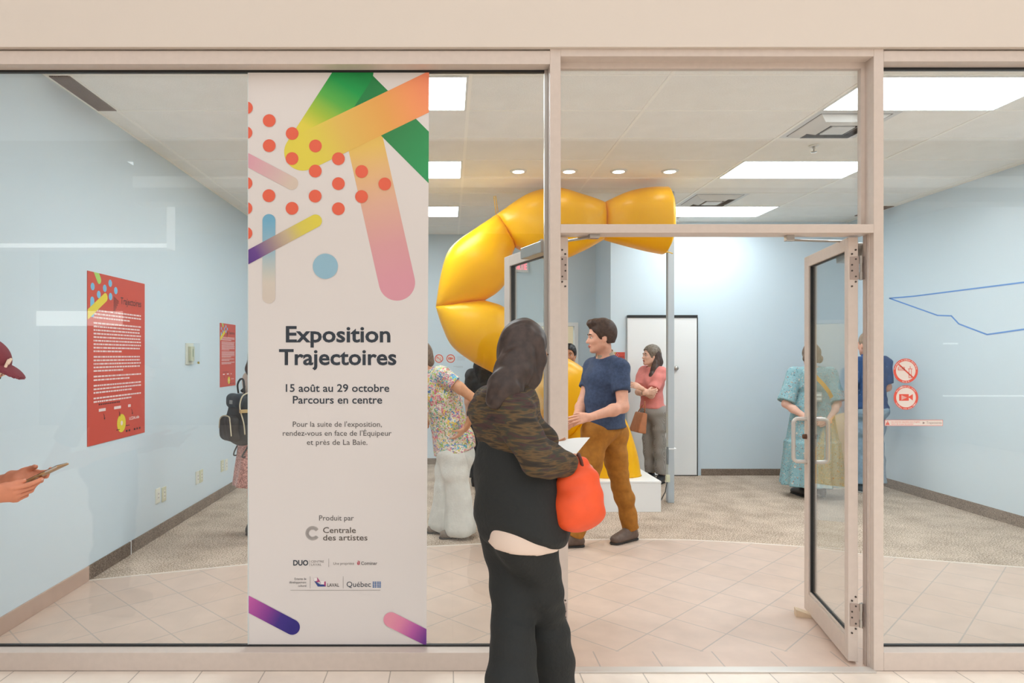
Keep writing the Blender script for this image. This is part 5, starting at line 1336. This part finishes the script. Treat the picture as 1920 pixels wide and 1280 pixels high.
# ---- the woman in the bright flowered blouse, leaning left, hand on hip -------------------------------------------
loc, fc = (.05, 2.53, 0), 186
P3 = make('person in bright flowered blouse and loose white trousers leaning behind the banner', loc, fc, 1.66, skin('tan', (206, 148, 112)), True,
          dict(hf=(.95, -.05, -.3), hu=(.3, 0, 1)), dict(waist=(843, 790, 2.53), chest=(828, 736, 2.5), neck=(809, 697, 2.48), head=(785, 668, 2.46), shL=(832, 704, 2.33), shR=(826, 702, 2.68), elL=(898, 755, 2.24), wrL=(873, 803, 2.30), elR=(815, 770, 2.75), wrR=(795, 800, 2.6),
          anL=(862, 985, 2.45), knL=(858, 915, 2.45), toeL=(836, 999, 2.42), anR=(832, 988, 2.62), knR=(836, 915, 2.6), toeR=(812, 998, 2.6), pelvis=(850, 838, 2.54), hipL=(852, 850, 2.45), hipR=(846, 850, 2.62)), build=1.06)
P3.hands = [('L', dict(d=worlddir(fc, (-.5, .2, -.6)), n=worlddir(fc, (-.6, .4, .2)), s=worlddir(fc, (0, -.6, -.6)), curl=(.3, .3, .4, .4))), ('R', dict(d=worlddir(fc, (-.8, -.1, -.3)), n=(0, 1, 0), s=(0, 0, 1)))]
P3.body(); P3.face()
hs = Solid(); P3.hair_cap(hs, .016); P3.face_clear(hs); hs.path([P3.H(-.06, 0, 0), P3.H(-.075, 0, -.08)], [.06, .04], .03); hs.wrinkle(.003, 100, (.2, 1, .2)); P3.part('hair', hs, hb, .007)
bright = floral('bright_flowers', (214, 206, 188), ((206, 84, 112), (96, 176, 190), (168, 190, 70), (228, 190, 80), (226, 146, 146), (110, 160, 100), (84, 120, 180), (236, 222, 210), (190, 120, 150)), 34, .58, 1.2)
S_ = Solid(); J, k = P3.J, P3.k; P3.torso(S_, .018)
S_.ecap(J['chest'], J['pelvis'] + A(0, 0, .02), (.175, .14), (.20, .165), P3.sdir, .06); S_.ecap(J['pelvis'] + A(-.01, 0, .06), J['pelvis'] + A(-.035, 0, -.06), (.205, .165), (.215, .18), P3.pdir, .05)
for q, t in (('L', .34), ('R', .6)):
    sh, el = J['sh' + q], J['el' + q]; T_ = Solid(); T_.path([sh, sh + (el - sh) * t], [.068, .07], .03); T_.cut(sh + (el - sh) * (t - .02), el - sh, .003); S_.comp(T_, .03)
S_.cut(J['pelvis'] + A(0, 0, -.03), (-.25, 0, -1)); 
S_.wrinkle(.005, 26, (.4, .5, 1), 8); ax = nrm(J['head'] - J['neck']); S_.cap(J['neck'] - ax * .01, J['neck'] + ax * .12, .06, .075, .01, 's'); P3.part('blouse', S_, bright, .008)
pants(P3, mat('white_linen', (214, 214, 208), .85, noise=.06, nscale=12, bump=.3, bscale=60), .038, .055, .10, -.05, .004, .045, name='wide_trousers')
for q in 'LR': P3.shoe(q, mat('shoe_taupe', (120, 106, 94), .6))
# ---- three visitors behind the yellow tube -----------------------------------------------------------------------
def simple(label, loc, fc, ht, skn, fem, hairm, topm, legm, hf, long=False, beard=None):
    P = make(label, loc, fc, ht, skn, fem, dict(hf=hf)); P.hands = [('L', dict(n=(0, -1, 0), s=(1, 0, 0))), ('R', dict(n=(0, 1, 0), s=(1, 0, 0)))]
    P.body(); P.face((60, 44, 36), (30, 24, 22))
    hs = Solid(); P.hair_cap(hs, .012); P.face_clear(hs, .045, .055)
    if long: hs.path([P.H(-.05, .03, 0), P.H(-.075, .03, -.12), P.H(-.085, .02, -.30)], [.07, .072, .05], .03); hs.path([P.H(-.05, -.03, 0), P.H(-.075, -.03, -.12), P.H(-.085, -.02, -.30)], [.07, .072, .05], .03)
    else: hs.cut(P.H(-.02, 0, -.05), -P.hu)
    hs.wrinkle(.002, 110, (.2, 1, .2)); P.part('hair', hs, hairm, .006)
    if beard:
        bs = Solid(); R = np.stack([P.hf, P.hs, P.hu]); bs.ell(P.H(.04, 0, -.085), A(.062, .062, .048) * P.k, R, 0); bs.ell(P.H(.092, 0, -.058), A(.016, .028, .007) * P.k, R, .006)
        bs.ell(P.H(.10, 0, -.072), A(.02, .02, .010) * P.k, R, .004, 's'); P.part('beard', bs, beard, .005, 1)
    top(P, topm, .013, .7); pants(P, legm, .013, .014, .1, .02)
    for q in 'LR': P.shoe(q, mat('shoe_black', ()))
    return P
blackhair = mat('hair_black', (34, 30, 30), .5, noise=.3, nscale=60); blackcloth = mat('cloth_black', (44, 44, 46), .85, noise=.15, nscale=30)
simple('person with short black beard and grey blue shirt beyond the left door post', (1.392, 4.62, 0), 248, 1.67, skin('olive', (190, 136, 106)), False, blackhair, mat('shirt_slate', (120, 134, 150), .8), mat('trousers_dark', (58, 60, 66), .85), (1, .05, 0), beard=blackhair)
simple('person with dark hair and black clothes glimpsed through the left door glass', (1.24, 5.45, 0), 120, 1.71, skin('olive', ()), False, blackhair, blackcloth, blackcloth, (1, 0, 0))
simple('person with long black hair under the lower bend of the yellow tube', (.40, 4.75, 0), 80, 1.63, skin('light', ()), True, blackhair, blackcloth, blackcloth, (1, 0, 0), True)
# ================================ PEOPLE ON THE MALL SIDE =====================================
# ---- the person at the left edge, looking at a phone ----------------------------------------------------------
loc, fc = (-2.02, -.64, 0), 0
P1 = make('person in maroon cap at the left edge, head bowed over a phone', loc, fc, 1.70, skin('warm', (206, 134, 104)), False,
          dict(hf=(.90, 0, -.44)), dict(head=(-46, 690, -.64), neck=(-88, 742, -.64), elR=(-170, 962, -.84), wrR=(-16, 930, -.735), elL=(-170, 950, -.44), wrL=(32, 895, -.545)))
P1.hands = [('R', dict(d=(1, .22, .06), n=(-.1, .84, .50), s=(0, -.5, .85), curl=(.26, .55, .75, .9), spread=.02, thumb=(.16, .12), tcurl=.2, sc=1.08)),
            ('L', dict(d=(1, -.14, -.06), n=(.05, -.80, .50), s=(0, .4, .9), curl=(.34, .45, .62, .75), spread=.03, thumb=(.18, .42), tcurl=.35, sc=1.06))]
P1.body(hh=.0032); P1.face()
nail = mat('nail', (226, 170, 150), .35)
for q in 'LR':
    N_ = MB()
    for i in (0, 1, 2, 3, 't'):
        a, b = A(*P1.tips[q][i][-2]), A(*P1.tips[q][i][-1]); d = nrm(b - a); n_ = A(-.1, .80, .55) if q == 'R' else A(0, -.72, .62)
        if i == 't': n_ = A(0, -.1, -1)
        o_ = nrm(-n_ + d * np.dot(n_, d)); c = b + o_ * .0062; u = np.cross(d, o_)
        pts = [c + d * .006 * math.sin(t) + u * .0048 * math.cos(t) for t in [2 * math.pi * j / 10 for j in range(10)]]
        N_.add([p + o_ * .001 for p in pts] + [p - o_ * .002 for p in pts], [tuple(range(10)), tuple(range(19, 9, -1))] + [(j, (j + 1) % 10, (j + 1) % 10 + 10, j + 10) for j in range(10)])
    N_.build('fingernails', nail, P1.root, True)
maroon = mat('cap_maroon', (122, 48, 58), .8, bump=.2, bscale=300, noise=.06, nscale=40)
R = np.stack([P1.hf, P1.hs, P1.hu]); k = P1.k
S_ = Solid(); S_.ell(P1.H(-.008, 0, .030), A(.116, .094, .106) * k, R, 0); S_.ell(P1.H(.03, 0, .055), A(.082, .076, .075) * k, R, .03); S_.cut(P1.H(0, 0, .022), -P1.hu, .004)
cp = P1.part('cap', S_, maroon, .005, 1)
S_ = Solid(); S_.ell(P1.H(.105, 0, .020), A(.098, .088, .05) * k, R, 0); S_.ell(P1.H(.100, 0, .012), A(.110, .100, .05) * k, R, .004, 's'); S_.cut(P1.H(.07, 0, 0), -P1.hf, .004); S_.cut(P1.H(0, 0, .020), -P1.hu, .004)
P1.part('brim', S_, maroon, .004, 1, cp)
S_ = Solid(); S_.ell(P1.H(-.008, 0, .030), A(.1175, .0955, .106) * k, R, 0); S_.cut(P1.H(0, 0, .045), P1.hu, .001); S_.cut(P1.H(0, 0, .022), -P1.hu, .001); P1.part('cap_band', S_, mat('cap_dark', (58, 36, 40), .85), .004, 1, cp)
cr = mat('cap_embroidery', (226, 200, 176), .8)
for a, b in (((.112, -.010, .090), (.124, -.030, .060)), ((.124, -.030, .060), (.118, -.036, .030)), ((.110, .004, .094), (.122, -.020, .080)), ((.126, -.014, .062), (.124, -.018, .032))):
    S_ = Solid(); S_.cap(P1.H(*a), P1.H(*b), .006, .006, 0); P1.part('embroidery', S_, cr, .003, 1, cp)
hs = Solid(); P1.hair_cap(hs, .008); P1.face_clear(hs, .045, .058); hs.cut(P1.H(-.02, 0, -.05), -P1.hu); hs.cut(P1.H(0, 0, .03), P1.hu); P1.part('hair', hs, mat('hair_brown', ()), .006)
top(P1, mat('tee_charcoal', (64, 62, 66), .85), .013, .7, -.06); pants(P1, mat('denim_dark', (66, 76, 96), .85), .014, .016, .1, .01)
for q in 'LR': P1.shoe(q, mat('sneaker_grey', ()), mat('sole_white', ()))
ph = thing('smartphone', 'smartphone in a clear worn case held by the hands at the left edge', 'phone', tuple(W(87, 886, -.635)), 0)
ph.rotation_euler = (0, math.radians(-25), math.radians(-4))
MB().rbox(-.076, .076, -.036, .036, -.0045, .0035, .0025, 3).build('case', mat('phone_case', (164, 128, 86), .35, noise=.2, nscale=30), ph, True)
MB().rbox(-.073, .073, -.033, .033, .003, .0052, .001).build('screen', mat('phone_screen', (40, 42, 46), .15), ph)
MB().rbox(.02, .074, -.0368, -.035, -.0035, .003, .0006).build('edge', mat('phone_edge', (196, 188, 178), .25, metal=.6), ph)
# ---- the woman in black walking past the door post ---------------------------------------------------------------
loc, fc = (.262, -.74, 0), 35
P5 = make('person in black walking past the door post with an orange bag', loc, fc, 1.68, skin('tan', ()), True,
          dict(hf=(.95, .1, -.30)), dict(head=(982, 661, -.76), neck=(958, 728, -.78), chest=(958, 825, -.76), waist=(968, 905, -.75), pelvis=(977, 980, -.74), shL=(922, 756, -.63), shR=(960, 768, -.90),
          elR=(1004, 858, -1.0), wrR=(1083, 872, -.84), elL=(930, 862, -.50), wrL=(1022, 856, -.46), hipL=(962, 1000, -.66), hipR=(992, 1000, -.82),
          knL=(962, 1200, -.80), anL=(958, 1395, -.95), toeL=(990, 1420, -.86), knR=(1028, 1185, -.66), anR=(1044, 1390, -.60), toeR=(1090, 1410, -.50)), build=.86)
P5.hands = [('R', dict(d=worlddir(fc, (.6, .1, -.75)), n=worlddir(fc, (-.3, .9, 0)), s=worlddir(fc, (.7, .3, .5)), curl=(1.2, 1.2, 1.2, 1.2), thumb=(.4, .6))),
            ('L', dict(d=worlddir(fc, (.95, -.1, .05)), n=worlddir(fc, (0, -.8, .6)), s=worlddir(fc, (0, .4, .9)), curl=(.4, .5, .6, .6)))]
P5.body(); P5.face()
hd = mat('hair_espresso', (58, 43, 37), .5, noise=.3, nscale=40)
hs = Solid(); P5.hair_cap(hs, .004); P5.face_clear(hs, .055, .05)
J = P5.J; L5 = lambda px, py, y: local((loc, fc), px, py, y)
hs.path([L5(975, 640, -.78), L5(966, 690, -.84), L5(945, 728, -.90), L5(930, 752, -.93)], [.060, .064, .058, .032], .03)
hs.path([L5(985, 640, -.70), L5(978, 700, -.68), L5(962, 742, -.68)], [.056, .058, .036], .03); hs.path([P5.H(.0, -.055, .06), P5.H(.022, -.066, -.02), P5.H(.02, -.064, -.10), P5.H(.0, -.06, -.16)], [.026, .025, .024, .014], .02); hs.wrinkle(.003, 90, (.3, 1, .25), 3); P5.part('hair', hs, hd, .007)
blackw = mat('coat_black', (31, 33, 32), .8, bump=.25, bscale=60)
# dark printed yoke and sleeves
pr = bpy.data.materials.new('printed_dark'); pr.use_nodes = True; nt = pr.node_tree; b = nt.nodes['Principled BSDF']; b.inputs['Roughness'].default_value = .85
tc = nt.nodes.new('ShaderNodeTexCoord'); mp = nt.nodes.new('ShaderNodeMapping'); mp.inputs['Scale'].default_value = (5, 5, 34); no = nt.nodes.new('ShaderNodeTexNoise'); no.inputs['Scale'].default_value = 1.6; no.inputs['Detail'].default_value = 3
r = nt.nodes.new('ShaderNodeValToRGB'); cr_ = r.color_ramp
for _ in range(4): cr_.elements.new(.5)
for e_, (p, c) in zip(cr_.elements, ((.30, (38, 35, 31)), (.42, (58, 48, 36)), (.50, (102, 78, 48)), (.56, (58, 58, 46)), (.64, (74, 48, 46)), (.72, (42, 39, 37)))): e_.position = p; e_.color = lin(c)
nt.links.new(tc.outputs['Object'], mp.inputs[0]); nt.links.new(mp.outputs[0], no.inputs[0]); nt.links.new(no.outputs['Fac'], r.inputs[0]); nt.links.new(r.outputs[0], b.inputs['Base Color'])
S_ = Solid(); P5.torso(S_, .022)
for q, t in (('R', 1.75), ('L', 1.6)):
    el, wrr = J['el' + q], J['wr' + q]; T_ = Solid(); P5.arm(T_, q, .022, t); T_.cut(el + (wrr - el) * (t - 1), wrr - el, .003); S_.comp(T_, .03)
S_.ell(L5(940, 775, -.77), (.12, .14, .08), None, .06); S_.wrinkle(.003, 45, (.4, .3, 1), 3); S_.cut(J['pelvis'] + A(0, 0, .05), (0, 0, -1))
ax = nrm(J['head'] - J['neck']); S_.cap(J['neck'] + ax * .0, J['neck'] + ax * .12, .055, .07, .01, 's'); P5.part('printed_jacket', S_, pr, .008)
zz = lambda py: H - (py + 16 - CY) / F * 2.54
def cxy(px, dy=0): q = L5(px, 900, -.76 + dy); return q[0], q[1]
S_ = Solid(); secs = []
for py, x0, x1 in ((1008, 925, 1036), (1002, 910, 1048), (986, 898, 1056), (955, 892, 1059), (910, 890, 1058), (860, 890, 1046), (820, 896, 1030), (785, 906, 1008), (772, 916, 998)):
    cx_, cy_ = cxy((x0 + x1) / 2); hw = (x1 - x0) / 2 / F * 2.6; secs.append((zz(py), cx_, cy_ - .012, hw * 1.04, hw * 1.06))
S_.loft(secs, 0); i_ = .052; k = P5.k; T_ = Solid()
T_.ecap(J['pelvis'] - A(0, 0, .04 * k), J['waist'], (.165 * k * P5.b + i_, .115 * k * P5.b + i_), (.122 * k * P5.b + i_, .09 * k * P5.b + i_), P5.pdir, .05)
for q in 'LR': T_.ell(J['hip' + q] + A(-.05 * k, 0, -.01 * k), A(.09, .085, .10) * k * P5.b + i_, None, .05)
T_.cut((0, 0, zz(972)), (-.25, .15, -1), .03); S_.comp(T_, .05)
S_.wrinkle(.004, 24, (.5, .4, 1), 5); P5.part('black_overcoat', S_, blackw, .008)
S_ = Solid(); i_ = .036; k = P5.k
S_.ecap(J['pelvis'] - A(0, 0, .04 * k), J['waist'], (.165 * k * P5.b + i_, .115 * k * P5.b + i_), (.122 * k * P5.b + i_, .09 * k * P5.b + i_), P5.pdir, .05)
for q in 'LR':
    S_.ell(J['hip' + q] + A(-.05 * k, 0, -.01 * k), A(.09, .085, .10) * k * P5.b + i_, None, .05); P5.leg(S_, q, i_)
S_.wrinkle(.003, 40, (1, .8, .1), 3); S_.cut((0, 0, zz(994)), (.0, .12, -1)); S_.cut((0, 0, zz(940)), (0, 0, 1)); S_.hi[2] = zz(920); P5.part('pale_shirt_hem', S_, mat('shirt_cream', (222, 200, 184), .8), .007)
pants(P5, blackw, .022, .034, -.0, -.03, .004, .028)
for q in 'LR': P5.shoe(q, mat('shoe_black', ()))
# orange bag from the near hand
bo = W(1085, 934, -.86)
ob_ = thing('tote_bag', 'bright orange bulging bag hanging from the hand of the person in black', 'bag', tuple(bo), math.radians(20))
S_ = Solid(); S_.ell((0, 0, 0), (.094, .070, .112), None, 0); S_.ell((-.012, 0, -.03), (.088, .074, .085), None, .05); S_.cap((.0, 0, .07), (.012, 0, .125), .055, .02, .05); S_.wrinkle(.0055, 44, (-.5, .2, 1), 6)
solid_obj('sack', [S_.mesh(.006)], mat('bag_orange', (238, 84, 34), .55, noise=.06, nscale=12), ob_)
MB().tube([(.0, -.03, .11), (-.005, -.025, .14), (0, 0, .16), (.005, .025, .14), (0, .03, .11)], .006, 8).build('handle_loop', mat('bag_cord', (90, 44, 30), .7), ob_, True)
# white sheet in the far hand
pp = thing('paper_sheet', 'white folded paper sheet held out by the person in black', 'paper', tuple(W(1060, 845, -.52)), 0)
c0 = W(1060, 845, -.52); g_ = []
q00, q10, q11, q01 = W(1024, 836, -.45) - c0, W(1106, 820, -.52) - c0, W(1070, 860, -.66) - c0, W(1026, 862, -.58) - c0
n_ = 8; vv = []
for i in range(n_ + 1):
    for j in range(n_ + 1):
        u, v = i / n_, j / n_; p = (q00 * (1 - u) + q10 * u) * (1 - v) + (q01 * (1 - u) + q11 * u) * v; p.z += .012 * math.sin(u * 3.1) - .006 * v; vv.append(p)
m_ = (n_ + 1) ** 2; vv2 = vv + [p + Vector((0, 0, -.0012)) for p in vv]; ff = []
for i in range(n_):
    for j in range(n_):
        a = i * (n_ + 1) + j; ff += [(a, a + 1, a + n_ + 2, a + n_ + 1), (a + m_, a + n_ + 1 + m_, a + n_ + 2 + m_, a + 1 + m_)]
MB().add(vv2, ff).build('sheet', mat('paper_white', (238, 236, 232), .7), pp, True, False)
